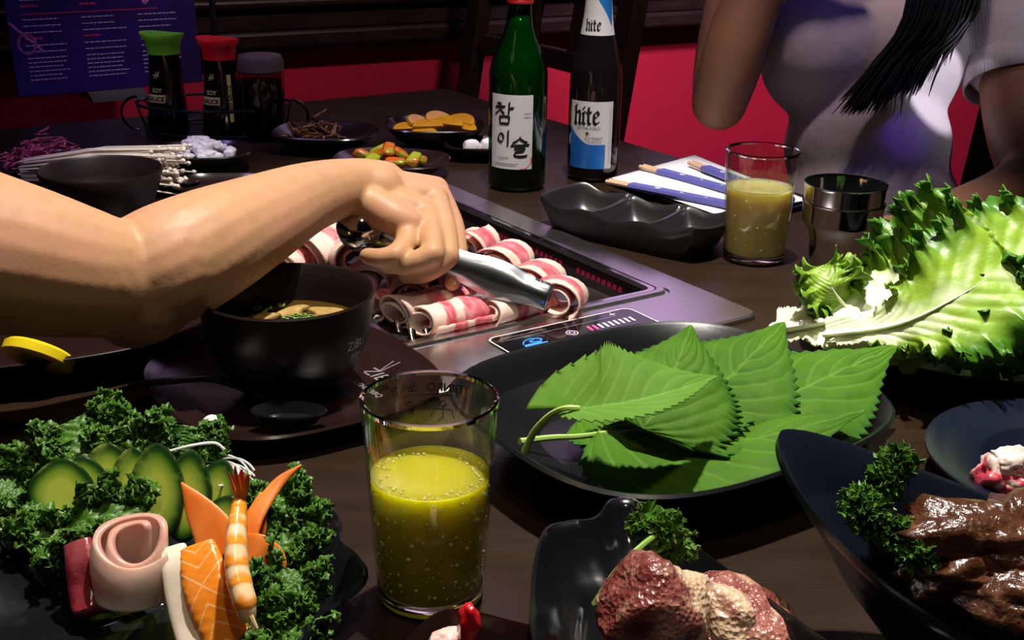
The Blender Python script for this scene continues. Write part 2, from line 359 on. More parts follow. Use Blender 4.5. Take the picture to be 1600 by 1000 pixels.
# ------------------------------------------------------------ the setting
CA, SA = cos(radians(34)), sin(radians(34))
def G(a, b, h=0.0): return V((.203-CA*a-SA*b, .93-SA*a+CA*b, T+h))
AXA = V((-CA, -SA, 0)); AXB = V((-SA, CA, 0))
fl = MB(); fl.poly([(-3, -2, -.02), (3.5, -2, -.02), (3.5, 5, -.02), (-3, 5, -.02)], .02); tag(fl.build('floor', floorm, smooth=0), kind='structure')
WD = V((cos(radians(30)), sin(radians(30)), 0)); WN = V((sin(radians(30)), -cos(radians(30)), 0)); W0 = V((-.425, 2.232, 0))
def wall_slab(name, u0, u1, z0, z1, n0, n1, m, kind='structure', bev=0, parent=None):
    b = MB(); p = [W0+WD*u0+WN*n0, W0+WD*u1+WN*n0, W0+WD*u1+WN*n1, W0+WD*u0+WN*n1]
    b.loft([[q+V((0, 0, z0)) for q in p], [q+V((0, 0, z1)) for q in p]]); o = b.build(name, m, smooth=0, bevel=bev); return tag(o, kind=kind)
wall_slab('wall_back', -1.6, 2.6, 0, 2.5, -.1, 0, redpaint)
wall_slab('baseboard_back', -1.6, 2.6, 0, .1, 0, .015, darkwood, bev=.003)
wall_slab('trim_1', -1.6, 2.6, T+.030, T+.060, 0, .035, darkwood, bev=.006)     # chair rail
wall_slab('trim_2', -1.6, 2.6, T+.060, T+.100, 0, .018, darkwood, bev=.004)
wall_slab('trim_3', -1.6, 2.6, T+.100, T+.115, 0, .030, darkwood, bev=.005)
wall_slab('trim_4', -1.6, 2.6, T+.115, T+.36, 0, .012, darkwood)
wall_slab('wall_upper_back', -1.6, 2.6, T+.36, 2.5, 0, .006, mat('mauve_paint', (.42, .34, .44), .6))
wall_slab('trim_5', -1.6, 2.6, T+.35, T+.38, .0, .03, darkwood, bev=.006)

# dining table with an opening for the built-in grill
tbl = thing('dining_table', 'dark brown wooden restaurant table with a grill set into it', 'table', G(.16, .2, -T))
ga = [-.33, .012, .308, .66]; gb = [-.75, .008, .504, 1.06]
tb = MB()
for h in (0, -.035):
    vs = [G(a, b, h) for b in gb for a in ga]; fs = []
    for j in range(3):
        for i in range(3):
            if (i, j) != (1, 1):
                q = (j*4+i, j*4+i+1, j*4+i+5, j*4+i+4); fs.append(q if h else q[::-1])
    tb.add(vs, fs)
def side(i0, i1): tb.f.append((i0, i1, i1+16, i0+16)); tb.mi.append(0)
for a, b in [(0, 1), (1, 2), (2, 3), (3, 7), (7, 11), (11, 15), (15, 14), (14, 13), (13, 12), (12, 8), (8, 4), (4, 0), (6, 5), (5, 9), (9, 10), (10, 6)]: side(a, b)
tb.build('tabletop', wood, tbl, smooth=0)
for a in (-.22, .54):
    for b in (-.6, .92):
        MB().box(G(a, b, -.035-(T-.035)/2), (.07, .07, T-.035), radians(34)).build('leg', darkwood, tbl, smooth=0, bevel=.004)

# built-in table grill
gr = thing('table_grill', 'stainless steel table grill let into the dark table, meat rolls on it', 'grill', G(.16, .25, 0))
def rrect(a0, a1, b0, b1, r, n=6):
    o = []
    for ca, cb, s in ((a1-r, b1-r, 0), (a0+r, b1-r, 90), (a0+r, b0+r, 180), (a1-r, b0+r, 270)):
        for k in range(n): t = radians(s+90*k/(n-1)); o.append((ca+r*cos(t), cb+r*sin(t)))
    return o
def gring(rect, h): return [G(a, b, h) for a, b in rect]
O, I = (0, .32, 0, .512), (.037, .287, .085, .457)
def R_(d, base, r): return rrect(base[0]-d, base[1]+d, base[2]-d, base[3]+d, r)
fr = MB(); fr.loft([gring(R_(0, O, .012), .0005), gring(R_(0, O, .012), .003), gring(R_(-.002, O, .011), .0045), gring(R_(.010, I, .012), .0045), gring(R_(.009, I, .012), .003),
                    gring(R_(.007, I, .011), .003), gring(R_(.006, I, .011), .0065), gring(R_(.001, I, .009), .0065), gring(R_(0, I, .008), .005), gring(R_(0, I, .008), -.03)], False, False)
fr.build('frame', steel, gr, smooth=30)
pn = MB(); pn.loft([gring(R_(-.001, I, .008), -.001), gring(R_(-.003, I, .008), -.001), gring(R_(-.006, I, .010), -.017), gring(R_(-.012, I, .012), -.0185), gring(R_(-.06, I, .012), -.0185)], False, True)
pn.build('basin', blackiron, gr, smooth=40)
rim = MB(); rim.loft([gring(R_(-.0005, I, .008), .004), gring(R_(-.0005, I, .008), .0062), gring(R_(-.0045, I, .008), .0062), gring(R_(-.0045, I, .008), .002)], False, False)
rim.build('pan_rim', chrome, gr, smooth=30)
shf = MB(); shf.loft([[G(a_, b_, h_) for a_, h_ in ((.281, -.018), (.281, -.001), (.276, -.0005), (.222, -.003), (.205, -.018))] for b_ in (.091, .12, .2, .3, .45)]); shf.build('slotted_shelf', blackiron, gr, smooth=30)
# raised slots of the pan
for k in range(10):
    for r_ in range(2):
        a, b = .268-.013*k, .100+.022*r_
        if (r_ and k > 3) or k > 4: continue
        sl = MB(); sl.tube([G(a, b, -.001), G(a-.003, b+.008, .0040), G(a-.008, b+.014, -.002)], [.0025, .0038, .0025], 8)
        sl.build('pan_rib', chrome, gr)
for k in range(8):
    a, b = .270, .15+.033*k
    MB().tube([G(a, b, -.001), G(a-.008, b+.003, .0040), G(a-.016, b, -.002)], [.0025, .0036, .0025], 8).build('pan_rib', chrome, gr)
for k, (a, b) in enumerate([(.052, .10), (.052, .2), (.052, .3)]):
    ho = MB(); ho.loft([[G(a+q*cos(t), b+q*sin(t), z) for t in [2*pi*j/20 for j in range(20)]] for q, z in ((.0075, -.0183), (.0075, -.0165), (.005, -.0165), (.005, -.0183))], False, False); ho.build('drain_ring', chrome, gr)
# glowing strips stand in for the red wall's reflection on the basin's right side
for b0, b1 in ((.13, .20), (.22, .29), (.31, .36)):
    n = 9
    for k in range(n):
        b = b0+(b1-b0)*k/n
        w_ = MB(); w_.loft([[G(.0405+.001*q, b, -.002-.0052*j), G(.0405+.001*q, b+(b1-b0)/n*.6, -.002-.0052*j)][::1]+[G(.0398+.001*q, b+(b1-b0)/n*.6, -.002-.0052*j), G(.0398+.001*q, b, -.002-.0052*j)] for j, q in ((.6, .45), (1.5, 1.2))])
        w_.build('reflection_strip', redrefl, gr, smooth=0)
# control panel
pr = rrect(.088, .226, .012, .064, .008)
MB().loft([gring(pr, .0044), gring(pr, .0056)], False, True).build('control_panel', panelglass, gr, smooth=20)
cp = MB()
q1 = rrect(.088, .226, .012, .064, .008); q2 = rrect(.0892, .2248, .0132, .0628, .007)
cp.loft([gring(q1, .0058), gring(q2, .0058)], False, False).build('panel_outline', whiteprint, gr, smooth=0)
def art(name, m, fn, a, b, rot=0, h=.0061, parent=gr):
    mb = MB(); fn(mb)
    X = -AXA; Y = AXB; c, s = cos(rot), sin(rot)
    mb.map(lambda p: G(a, b, h)+X*(p.x*c-p.y*s)+Y*(p.x*s+p.y*c)); return mb.build(name, m, parent, smooth=0)
def tx(s, size, bold=0): return lambda mb: mb.add(*text2d(s, size, bold))
art('led_logo', ledblue, lambda mb: (nib(mb, [[(-.009, -.001), (-.004, .0045), (.003, .0055), (.0085, .003), (.0075, -.001), (.001, -.001), (-.001, .002), (.003, .003)]], .0012, 30), nib(mb, [[(-.010, -.0055), (.010, -.0055)], [(-.009, -.0035), (.006, -.0035)]], .0012, 80, thin=.6)), .199, .040)
for k in range(9):
    art('led_bar', ledred if k < 2 else ledwhite, lambda mb: mb.poly([(0, 0, 0), (.0022, 0, 0), (.0036, .009, 0), (.0012, .009, 0)]), .146-.0052*k, .036)
art('panel_ring', ledwhite, lambda mb: (nib(mb, [[(.0045*cos(t), .0045*sin(t)) for t in [k*pi/8 for k in range(17)]]], .0007, 40, 2, thin=1), nib(mb, [[(.0022*cos(t), .0022*sin(t)) for t in [k*pi/6 for k in range(13)]]], .0007, 40, 2, thin=1)), .162, .040)
art('panel_line', dimprint, lambda mb: nib(mb, [[(-.05, 0), (.055, 0)], [(-.05, .0045), (-.01, .0045)]], .0006, 90, thin=1), .165, .052)
rnd = random.Random(5)
art('panel_marks', dimprint, lambda mb: [mb.poly([(x, y, 0), (x+w, y, 0), (x+w, y+.0012, 0), (x, y+.0012, 0)]) for y in (-.012, -.009, -.006, -.003) for x, w in [(-.028+.0045*k, .002+.0015*rnd.random()) for k in range(6)]], .199, .029)
art('power_mark', ledwhite, lambda mb: nib(mb, [[(-.003, 0), (.003, .001)], [(0, -.002), (0, .004)]], .0006, 30, thin=1), .110, .056)

# ------------------------------------------------------------ dishes
def outline_super(rx, ry, n=64, e=2.0, rot=0):
    o = []
    for k in range(n):
        t = 2*pi*k/n; c, s = cos(t), sin(t); r = (abs(c/rx)**e+abs(s/ry)**e)**(-1/e); x, y = r*c, r*s
        o.append((x*cos(rot)-y*sin(rot), x*sin(rot)+y*cos(rot)))
    return o
def dish(name, m, out, prof, parent=None, loc=(0, 0, 0), zf=None, smooth=60, **kw):
    """prof = [(scale, z)] from the middle of the foot, up the outside, over the rim and down to the middle inside"""
    mb = MB(); loc = V(loc); rings = []
    for k, z in prof:
        rings.append([loc+V((x*k, y*k, z*(zf(x, y) if zf else 1))) for x, y in out])
    mb.loft(rings); return mb.build(name, m, parent, smooth=smooth, loc=None if parent else loc, **kw)
def plate_prof(h, foot=.55, lip=.012, well=.6, t=.004, rim=.006):
    return [(.02, .001), (foot, .0), (foot+.03, .002), (.86, h*.55), (.97, h*.9), (1, h), (.985, h+.0015), (.96, h), (.9, h*.72), (well+.06, t+.004), (well, t+.001), (.02, t)]

# perilla plate: rounded square, matte black
pc = at(1052, 700, 0); pc = V((.098, .688, T))
pp = outline_super(.126, .112, 72, 3.2, radians(34))
pl = dish('serving_plate', blackmatte, pp, plate_prof(.036, .5, well=.7), loc=pc)
tag(pl, 'black rounded-square plate holding the big serrated green leaves', 'plate')

def leaf(name, m, mid, W, parent=None, prof=None, N=70, M=16, cup=.0, ruff=(), ser=(.06, 26), up=(0, 0, 1), twist=0, veins=8, vang=1.2, puck=.0012, seed=0,
         thick=.0005, asym=0.0, green=None, droop=0.0, lobe=0.0, frill=0, vw=8, fold=0.0, **kw):
    mb = MB(); C = [V(p) for p in cr(mid, N)]; L = sum((C[i+1]-C[i]).length for i in range(N-1)); up = V(up)
    prof = prof or (lambda s: sin(pi*min(1, max(0, s))**.62)**.8)
    vs = []; vein = []; rimv = []; gr_ = []; K = 2*M+1; marg = []
    for i in range(N):
        s = i/(N-1); t = (C[min(i+1, N-1)]-C[max(i-1, 0)]).normalized()
        sd = t.cross(up).normalized(); n = sd.cross(t).normalized()
        if twist: a = twist*s; sd, n = sd*cos(a)+n*sin(a), n*cos(a)-sd*sin(a)
        w = W*prof(s)
        for j in range(-M, M+1):
            q = j/M; aq = abs(q); sg = 1 if q > 0 else -1
            ph = s*veins - aq*vang*W*veins/L*.9 if L else 0
            vv = max(0, 1-abs(((ph+.5) % 1)-.5)*vw) * (1-aq**4) if .04 < s < .95 else 0
            vm = max(0, 1-aq*w/.0011)
            tooth = ((s*ser[1]) % 1)
            wq = w*(1+ser[0]*(tooth-.5)*2*aq**10) * (1+asym*sg)
            p = C[i]+sd*q*wq - t*lobe*(aq**2 if q < 0 or not asym else 0)*(.5+.5*cos(pi*min(1, s/.30))) + n*(cup*w*aq**2 + fold*w*aq) - n*droop*w*aq**3
            p += n*puck*(abs(sin(pi*ph))**.6-.6)*(1-aq**4)*min(1, w/.01)
            p += n*puck*.9*nz((s*L*90+seed*7, q*w*90, seed), 1)
            for (A, f, pw, sf) in ruff:
                A = A*sst(-.02, .38, s) if green else A
                phs = 2*pi*f*s+3*nz((s*6, seed*3.1, sg*5.0), 1)+sg*seed+1.3*sg
                p += n*A*sin(phs)*aq**pw*min(1, w/(W*.3)) + t*A*sf*cos(phs*1.0)*aq**pw*min(1, w/(W*.3))
            if frill and aq > .55 and (i*K+j) % 3 == 0: marg.append((p.copy(), (n+sd*q*.8+V((nz(p*300), nz(p*310+V((5, 0, 0))), .2)))))
            vs.append(p); vein.append(max(vv*.8, vm)); rimv.append(aq)
            gr_.append(green(s, aq) + .25*nz((s*9, q*4, seed), 1) if green else aq)
    fs = []
    for i in range(N-1):
        for j in range(K-1): k = i*K+j; fs.append((k, k+1, k+K+1, k+K))
    mb.add(vs, fs, vein=vein, rim=rimv, green=gr_)
    if frill:
        rn = random.Random(seed); rn.shuffle(marg)
        for c, u in marg[:frill]:
            u = (u+V((rn.gauss(0, .5), rn.gauss(0, .5), rn.gauss(0, .5)))).normalized(); w = u.orthogonal().normalized(); w = (w*cos(rn.random()*6)+u.cross(w)*sin(rn.random()*6)).normalized(); nn = u.cross(w)
            sz = rn.uniform(.0020, .0042); c = c+u*sz*.5; vv = [c-u*sz*.7]; NN = 13
            for j in range(NN):
                a = -2.3+4.6*j/(NN-1); rr = sz*(1 if j % 2 == 0 else .68); vv.append(c+(u*cos(a)+w*sin(a))*rr+nn*sz*(.45*sin(3*a+sz*9e3)+.25*(j % 2)))
            mb.add(vv, [(0, j+1, j+2) for j in range(NN-1)])
    return mb.build(name, m, parent, solid=thick, smooth=180, **kw)
def rel(*pts): return [at(*p) for p in pts]
PT = [(0, .05), (.03, .42), (.08, .70), (.16, .90), (.28, 1.0), (.40, .98), (.52, .88), (.64, .70), (.75, .48), (.84, .27), (.90, .13), (.95, .07), (1, .0)]
def ptab(s):
    for (a0, b0), (a1, b1) in zip(PT, PT[1:]):
        if s <= a1: return b0+(b1-b0)*(s-a0)/(a1-a0)
    return 0
def perilla(label, mid, W, m, seed, stem=None, **kw):
    t = thing('perilla_leaf', label, 'leaf', mid[0], 0, 'perilla leaves on the black plate')
    kw.setdefault('ser', (.075, 24))
    leaf('blade', m, mid, W, t, prof=ptab, seed=seed, N=144, M=24, vw=7, **kw)
    if stem: MB().tube(cr([V(p) for p in stem], 14), [.0022-.0006*k/13 for k in range(14)], 8).build('stem', pstem, t)
    return t
perilla('serrated green leaf at the bottom front, its long blade pointing right', rel((935, 672, .024), (1020, 700, .022), (1130, 695, .026), (1240, 672, .036), (1352, 640, .046)), .047, leafg, 1,
        stem=rel((812, 690, .020), (860, 684, .018), (905, 682, .020), (950, 676, .024)), cup=-.08, droop=.05, up=(0, -.12, 1))
perilla('darker serrated leaf tucked under the big pale one, mostly in its shade', rel((905, 655, .016), (960, 672, .015), (1030, 676, .015), (1120, 660, .018)), .030, leafg, 9, stem=rel((925, 735, .008), (945, 712, .010), (955, 690, .014)), cup=-.05)
perilla('dark green leaf at the far right, its long tip touching the lettuce', rel((1120, 675, .028), (1190, 640, .036), (1260, 605, .044), (1330, 572, .050), (1402, 540, .056)), .053, leafg, 2, cup=-.05, droop=.1, up=(0, -.25, 1))
perilla('green leaf standing behind the pile with its tip pointing at the lettuce base', rel((1040, 680, .034), (1100, 625, .040), (1145, 585, .050), (1185, 545, .060), (1226, 503, .067)), .052, leafg, 3, cup=-.05, droop=.1, up=(0, -.25, 1))
perilla('green leaf rising behind the pale one with its tip towards the grill', rel((1005, 670, .036), (1030, 632, .046), (1048, 590, .056), (1065, 550, .066), (1080, 508, .074)), .046, leafg, 4, cup=-.12, droop=.1, up=(0, -.3, 1))
perilla('dark leaf wedged between the standing leaves, only its middle showing', rel((1060, 672, .030), (1100, 640, .036), (1125, 605, .040), (1150, 580, .044)), .030, leafg, 5, cup=-.05)
perilla('pale leaf underside on top at the left, stalk hooked over the plate', rel((884, 640, .058), (940, 636, .064), (1000, 626, .068), (1062, 609, .070), (1120, 588, .070)), .033, leafback, 6,
        stem=rel((820, 706, .030), (834, 676, .044), (858, 650, .058), (882, 638, .066), (905, 638, .066)), fold=.50, cup=-.15, droop=.06, up=(0, -.3, 1), puck=.0005, asym=-.30, lobe=.026)

# lettuce plate and leaves
lp = V((.345, .865, T)); lpo = outline_super(.125, .125, 64, 2)
lpl = dish('round_plate', blackglaze, lpo, plate_prof(.026, .5, well=.72), loc=lp); tag(lpl, 'round black plate under the lettuce leaves', 'plate')
def lettuce(label, mid, W, seed, prof=None, **kw):
    t = thing('lettuce_leaf', label, 'lettuce', mid[0], 0, 'lettuce leaves on the round plate')
    prof = prof or (lambda s: .22+.78*sst(.12, .55, s) if s < .8 else 1-.5*((s-.8)/.2)**2)
    kw.setdefault('green', lambda s, q: -.15+.75*sst(.05, .5, s)*(.5+.5*q)+.5*sst(.4, 1, q)*sst(.1, .45, s))
    leaf('blade', lett, mid, W, t, prof=prof, N=190, M=26, ruff=kw.pop('ruff', [(.006, 4, 2.2, .4), (.0055, 11, 4, .8), (.0034, 27, 7, .9), (.0016, 55, 9, .9)]), ser=(.10, 61), veins=13, puck=.0009, vw=12, seed=seed, thick=.0009, **kw)
    r = MB(); C = cr(mid, 24); r.tube([V(p)-V((0, 0, .001)) for p in C], [max(.0008, (.017 if seed == 1 else .008)*(1-k/23)**1.7) for k in range(24)], 14, flat=.30)
    r.build('midrib', squid_rib, t); return t
squid_rib = mat('lettuce_rib', (.86, .90, .68), .35, sss=.2, srad=(.004, .005, .002), sscale=1.0)
lettuce('lettuce leaf lying underneath, dark green edge over the plate rim', rel((1300, 545, .032), (1400, 545, .034), (1500, 520, .040), (1580, 500, .046), (1660, 490, .05)), .050, 4, up=(0, -.2, 1))
lettuce('upright ruffled lettuce leaf at the back, its crest nearest the woman', rel((1300, 520, .040), (1370, 480, .055), (1430, 440, .075), (1490, 395, .100), (1540, 352, .12)), .050, 2, up=(-.2, -.9, .7), cup=.12)
lettuce('broad lettuce leaf running off the right edge of the photo', rel((1290, 520, .045), (1400, 505, .060), (1490, 465, .080), (1580, 410, .10), (1650, 370, .115)), .050, 3, up=(-.1, -.75, .8), cup=.1)
lettuce('frontmost lettuce leaf with a broad white base pointing at the grill', rel((1212, 512, .036), (1290, 500, .048), (1380, 482, .060), (1450, 455, .074), (1520, 425, .088)), .046, 1, prof=lambda s: .36+.64*sst(.1, .5, s) if s < .8 else 1-.7*((s-.8)/.2)**2, up=(-.1, -.55, 1), cup=.12,
        green=lambda s, q: -.45+.95*sst(.22, .8, s)*(.45+.55*q)+.60*sst(.5, 1, q)*sst(.12, .4, s))
lettuce('small curly piece of lettuce sticking up at the left of the heap', rel((1330, 492, .05), (1315, 470, .06), (1298, 445, .072), (1285, 415, .082)), .022, 6, up=(0, -1, .3), green=lambda s, q: .35+.4*q)
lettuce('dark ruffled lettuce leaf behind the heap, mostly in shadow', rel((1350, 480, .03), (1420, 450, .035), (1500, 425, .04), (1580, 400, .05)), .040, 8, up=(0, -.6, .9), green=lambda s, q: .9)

# boat-shaped bowl, marinated beef, parsley
def closed_out(pts, n=96): return [tuple(p) for p in cr(pts, n, True)]
bx = (V((.213, .435, 0))-V((.125, .512, 0))).normalized(); by = V((-bx.y, bx.x, 0))
BL, BW = .30, .060; tip = V((.125, .512, 0)); bc = tip+bx*BL/2
def boat_out(n=120):
    o = []
    for k in range(n):
        t = 2*pi*k/n; x = cos(t); y = sin(t); xx = -BL/2*x; yy = BW*abs(y)**1.25*(1 if y > 0 else -1)
        q = bx*xx+by*yy; o.append((q.x, q.y))
    return o
def boat_z(x, y): u = (V((x, y, 0)).dot(bx))/(BL/2); return 1+.42*abs(u)**2.2
bprof = [(.02, .0), (.42, .0), (.46, .003), (.62, .020), (.80, .042), (.95, .060), (1, .066), (.992, .069), (.965, .067), (.9, .055), (.76, .034), (.6, .017), (.45, .009), (.02, .007)]
bt = dish('boat_bowl', blueblack, boat_out(), bprof, loc=(bc.x, bc.y, T), zf=boat_z)
tag(bt, 'black boat-shaped bowl with a pointed end, at the right front', 'bowl')
def blob(name, m, c, r, rot=(0, 0, 0), seed=0, amp=.25, f=1.6, fatf=None, parent=None, sub=4, ridg=0):
    import bmesh
    bm = bmesh.new(); bmesh.ops.create_icosphere(bm, subdivisions=sub, radius=1); R = Matrix.Rotation(rot[2], 3, 'Z') @ Matrix.Rotation(rot[1], 3, 'Y') @ Matrix.Rotation(rot[0], 3, 'X')
    c = V(c); vs = []; fat = []
    for v in bm.verts:
        p = v.co.copy(); d = 1+amp*nz(p*f+V((seed, seed*2, 0)))+amp*.35*nz(p*f*3+V((seed, 0, seed)))+ridg*abs(nz(p*f*2.2+V((0, seed, 0))))
        q = V((max(-.8, min(.8, p.x))*1.15, p.y, p.z))*d
        vs.append(c+R @ V((q.x*r[0], q.y*r[1], q.z*r[2]))); fat.append(fatf(p) if fatf else .0)
    mb = MB(); mb.add(vs, [tuple(v.index for v in f_.verts) for f_ in bm.faces], fat=fat); bm.free()
    return mb.build(name, m, parent, smooth=180, loc=None if parent else c)
gm = 'marinated beef slices in the boat bowl'
for k, (px, py, h, r, rz, rx, lb) in enumerate([
    (1545, 845, .066, (.026, .013, .010), -.2, .3, 'dark marinated beef slice arching over the top of the heap in the boat bowl'),
    (1510, 895, .052, (.020, .012, .008), .3, -.2, 'dark marinated beef slice in the middle of the boat bowl, under the arched one'),
    (1572, 925, .050, (.022, .012, .008), -.6, .3, 'dark marinated beef slice lowest at the right in the boat bowl'),
    (1468, 868, .052, (.010, .010, .010), .8, 0, 'stubby marinated beef piece next to the parsley in the boat bowl'),
    (1622, 850, .062, (.024, .016, .010), .2, .5, 'marinated beef slice at the right edge of the photo in the boat bowl'),
    (1600, 900, .030, (.030, .020, .012), .5, 0, 'marinated beef slice underneath the others in the boat bowl')]):
    tag(blob('marinated_beef_slice', marm, at(px, py, h), tuple(q*1.15 for q in r), (rx, 0, rz), seed=k*3.7, amp=.55, f=1.3, ridg=.35), lb, 'meat', gm)
rnd = random.Random(3)
ses = MB()
for px, py, h in [(1488, 810, .060), (1555, 795, .066), (1562, 893, .044), (1570, 900, .044), (1480, 880, .045), (1540, 915, .042), (1585, 830, .06), (1545, 880, .05), (1470, 893, .04), (1590, 885, .048)]:
    ses.ell(at(px, py, h), (.0022, .0012, .0008), Matrix.Rotation(rnd.random()*3, 3, 'Z') @ Matrix.Rotation(.6, 3, 'X'), 10, 6)
tag(ses.build('garlic_bits', whitef), 'pale grains of garlic scattered on the marinated beef', 'garlic', kind='stuff')

def sprig(name, label, cat, base, stems, R, group=None, seed=0, nlf=26, size=.0045, m=None, sr=.0009):
    t = thing(name, label, cat, base, 0, group); rn = random.Random(seed)
    for st in stems: MB().tube(cr([V(p) for p in st], 12), [sr*1.3-sr*.6*k/11 for k in range(12)], 7).build('stem', stemm, t)
    for ci, st in enumerate(stems):
        mb = MB(); c = V(st[-1])
        for k in range(nlf):
            d = V((rn.gauss(0, 1), rn.gauss(0, 1), rn.gauss(0, 1)+.2)).normalized(); p = c+d*R*(.35+.65*rn.random()); p.z = max(p.z, T+.008)
            u = (d+V((rn.gauss(0, .5), rn.gauss(0, .5), rn.gauss(0, .5)))).normalized(); w = u.orthogonal().normalized(); w = (w*cos(rn.random()*6)+u.cross(w)*sin(rn.random()*6)).normalized(); n = u.cross(w)
            sz = size*(.7+.6*rn.random())
            vs = [p-u*sz*.4]; NN = 14
            for j in range(NN):
                a = -2.2+4.4*j/(NN-1); rr = sz*(1 if j % 2 == 0 else .62); vs.append(p+(u*cos(a)+w*sin(a))*rr+n*sz*(.35*sin(3*a+k)+.2*(j % 2)))
            mb.add(vs, [(0, j+1, j+2) for j in range(NN-1)])
            mb.tube([c+(p-c)*.2, p-u*sz*.3], [.0004, .0003], 4)
        mb.build('leaflets', m or parsm, t, solid=.0003, smooth=0)
    return t
gp = 'parsley sprigs'
sprig('parsley_sprig', 'tall parsley sprig standing against the far wall of the boat bowl', 'parsley', at(1385, 840, .03), [rel((1385, 850, .05), (1378, 800, .066), (1384, 752, .082)), rel((1382, 820, .060), (1395, 760, .080), (1400, 728, .088))], .0088, gp, 1, 80, .0040)
sprig('parsley_sprig', 'parsley sprig to the left in the boat bowl, nearest the pointed end', 'parsley', at(1360, 840, .03), [rel((1372, 850, .055), (1350, 820, .070), (1342, 785, .082)), rel((1372, 850, .055), (1365, 820, .070), (1358, 808, .078))], .0080, gp, 2, 80, .0040)
sprig('parsley_sprig', 'low parsley sprig lying against the marinated beef', 'parsley', at(1400, 860, .03), [rel((1380, 850, .056), (1400, 842, .06), (1405, 838, .064)), rel((1390, 850, .056), (1420, 850, .06), (1432, 862, .062))], .0085, gp, 4, 80, .0040)

# round plate with pink meat at the right edge
rp = V((.335, .640, T))
dish('rimmed_plate', blueblack, outline_super(.088, .088, 72), [(.02, .001), (.55, 0), (.6, .003), (.92, .014), (1, .020), (1.0, .0215), (.975, .022), (.80, .0185), (.635, .0175), (.61, .0165), (.55, .008), (.45, .005), (.02, .005)], loc=rp)
tag(bpy.data.objects['rimmed_plate'], 'round blue-black plate with a wide rim at the right edge', 'plate')
for px, py, h, r, rz, sd, lb in [(1560, 745, .022, (.012, .011, .012), .3, 2, 'pink and white chunk of raw meat at the left on the wide-rimmed plate'), (1600, 760, .020, (.016, .012, .010), -.4, 5, 'pink raw meat chunk at the very right edge on the wide-rimmed plate'), (1585, 722, .032, (.012, .010, .007), .1, 8, 'white fatty lump on top of the pink meat on the wide-rimmed plate')]:
    tag(blob('meat_chunk', pinkm, at(px, py, h), r, (.2, .1, rz), seed=sd, amp=.4, f=1.5, ridg=.2, fatf=(lambda p: .8) if sd == 8 else (lambda p: .25+.5*nz(p*1.8+V((sd, 0, 0)))+.25*p.z)), lb, 'meat', 'pink meat on the wide-rimmed plate')

# leaf-shaped dish with two beef chunks
mo = closed_out([(.0125, .500), (.018, .526), (.031, .534), (.043, .538), (.052, .556), (.064, .558), (.076, .540), (.095, .505), (.125, .455), (.152, .405), (.150, .360), (.110, .335), (.060, .340), (.025, .375), (.011, .430), (.0105, .465)], 120)
mc = V((.070, .450, T)); mo_l = [((x-mc.x), (y-mc.y)) for x, y in mo]
md = dish('leaf_shaped_dish', blackglaze, mo_l, [(.02, .001), (.55, 0), (.6, .003), (.86, .018), (.975, .029), (1, .033), (.99, .036), (.965, .0365), (.93, .033), (.86, .022), (.74, .015), (.66, .013), (.63, .010), (.56, .006), (.02, .005)], loc=mc)
tag(md, 'glossy black leaf-shaped dish with a wavy rim at the bottom of the photo', 'dish')
def fatA(p): return .38+.35*nz(p*2.2)+(.65 if (p.x > .25 and p.z > .1 and p.y > -.3) else 0)*sst(.1, .5, p.x)
tag(blob('beef_chunk', rawm, at(1015, 960, .036), (.022, .022, .026), (.1, .5, .4), seed=2.2, amp=.28, f=1.4, fatf=lambda p: .30+.35*nz(p*2.4)+.8*sst(.35, .8, p.x*.7+p.z*.6)), 'big marbled raw beef chunk with a creamy fat corner, left in the leaf-shaped dish', 'meat', 'raw beef in the leaf-shaped dish')
tag(blob('beef_chunk', rawm, at(1120, 962, .026), (.011, .024, .016), (.1, .2, .5), seed=6.1, amp=.25, f=1.3, fatf=lambda p: .62+.3*nz(p*2)), 'narrow tan strip of raw beef beside the big chunk in the leaf-shaped dish', 'meat', 'raw beef in the leaf-shaped dish')
tag(blob('beef_chunk', rawm, at(1150, 975, .022), (.026, .021, .018), (.1, .2, -.6), seed=4.4, amp=.3, f=1.5, fatf=lambda p: .36+.42*nz(p*2.4)), 'wide reddish raw beef piece at the right in the leaf-shaped dish', 'meat', 'raw beef in the leaf-shaped dish')
sprig('parsley_sprig', 'parsley sprig with a long thick stalk leaning on the raw beef', 'parsley', at(930, 940, .014), [rel((930, 945, .030), (962, 895, .046), (1000, 855, .054), (1040, 825, .056)), rel((990, 868, .038), (1020, 862, .042), (1058, 850, .044)), rel((985, 872, .038), (1005, 850, .045), (1012, 822, .050))], .0085, gp, 3, 50, .0045, sr=.0016)

# small brown lacquer dish at the bottom edge
bd = V((-.014, .428, T)); dish('small_square_dish', brownlac, outline_super(.034, .038, 64, 4.5, radians(-22)), plate_prof(.024, .6, well=.7), loc=bd)
tag(bpy.data.objects['small_square_dish'], 'small glossy brown square dish at the bottom edge, between glass and leaf-shaped dish', 'dish')
tag(blob('raw_fish_piece', mat('red_fish', (.6, .012, .02), .2, spec=.6, layers=[('noise', 90, (.8, .35, .3), .6, .75)]), at(732, 985, .036), (.0045, .006, .014), (.1, 0, .3), seed=1, amp=.2), 'bright red strip of raw fish sticking up at the bottom edge by the glass', 'fish', 'raw fish on the small brown dish')
tag(blob('raw_fish_piece', pinkm, at(698, 1003, .026), (.008, .006, .006), (0, 0, .4), seed=3, amp=.2, fatf=lambda p: .55), 'pale pink tip of raw fish left of the bright red strip', 'fish', 'raw fish on the small brown dish')

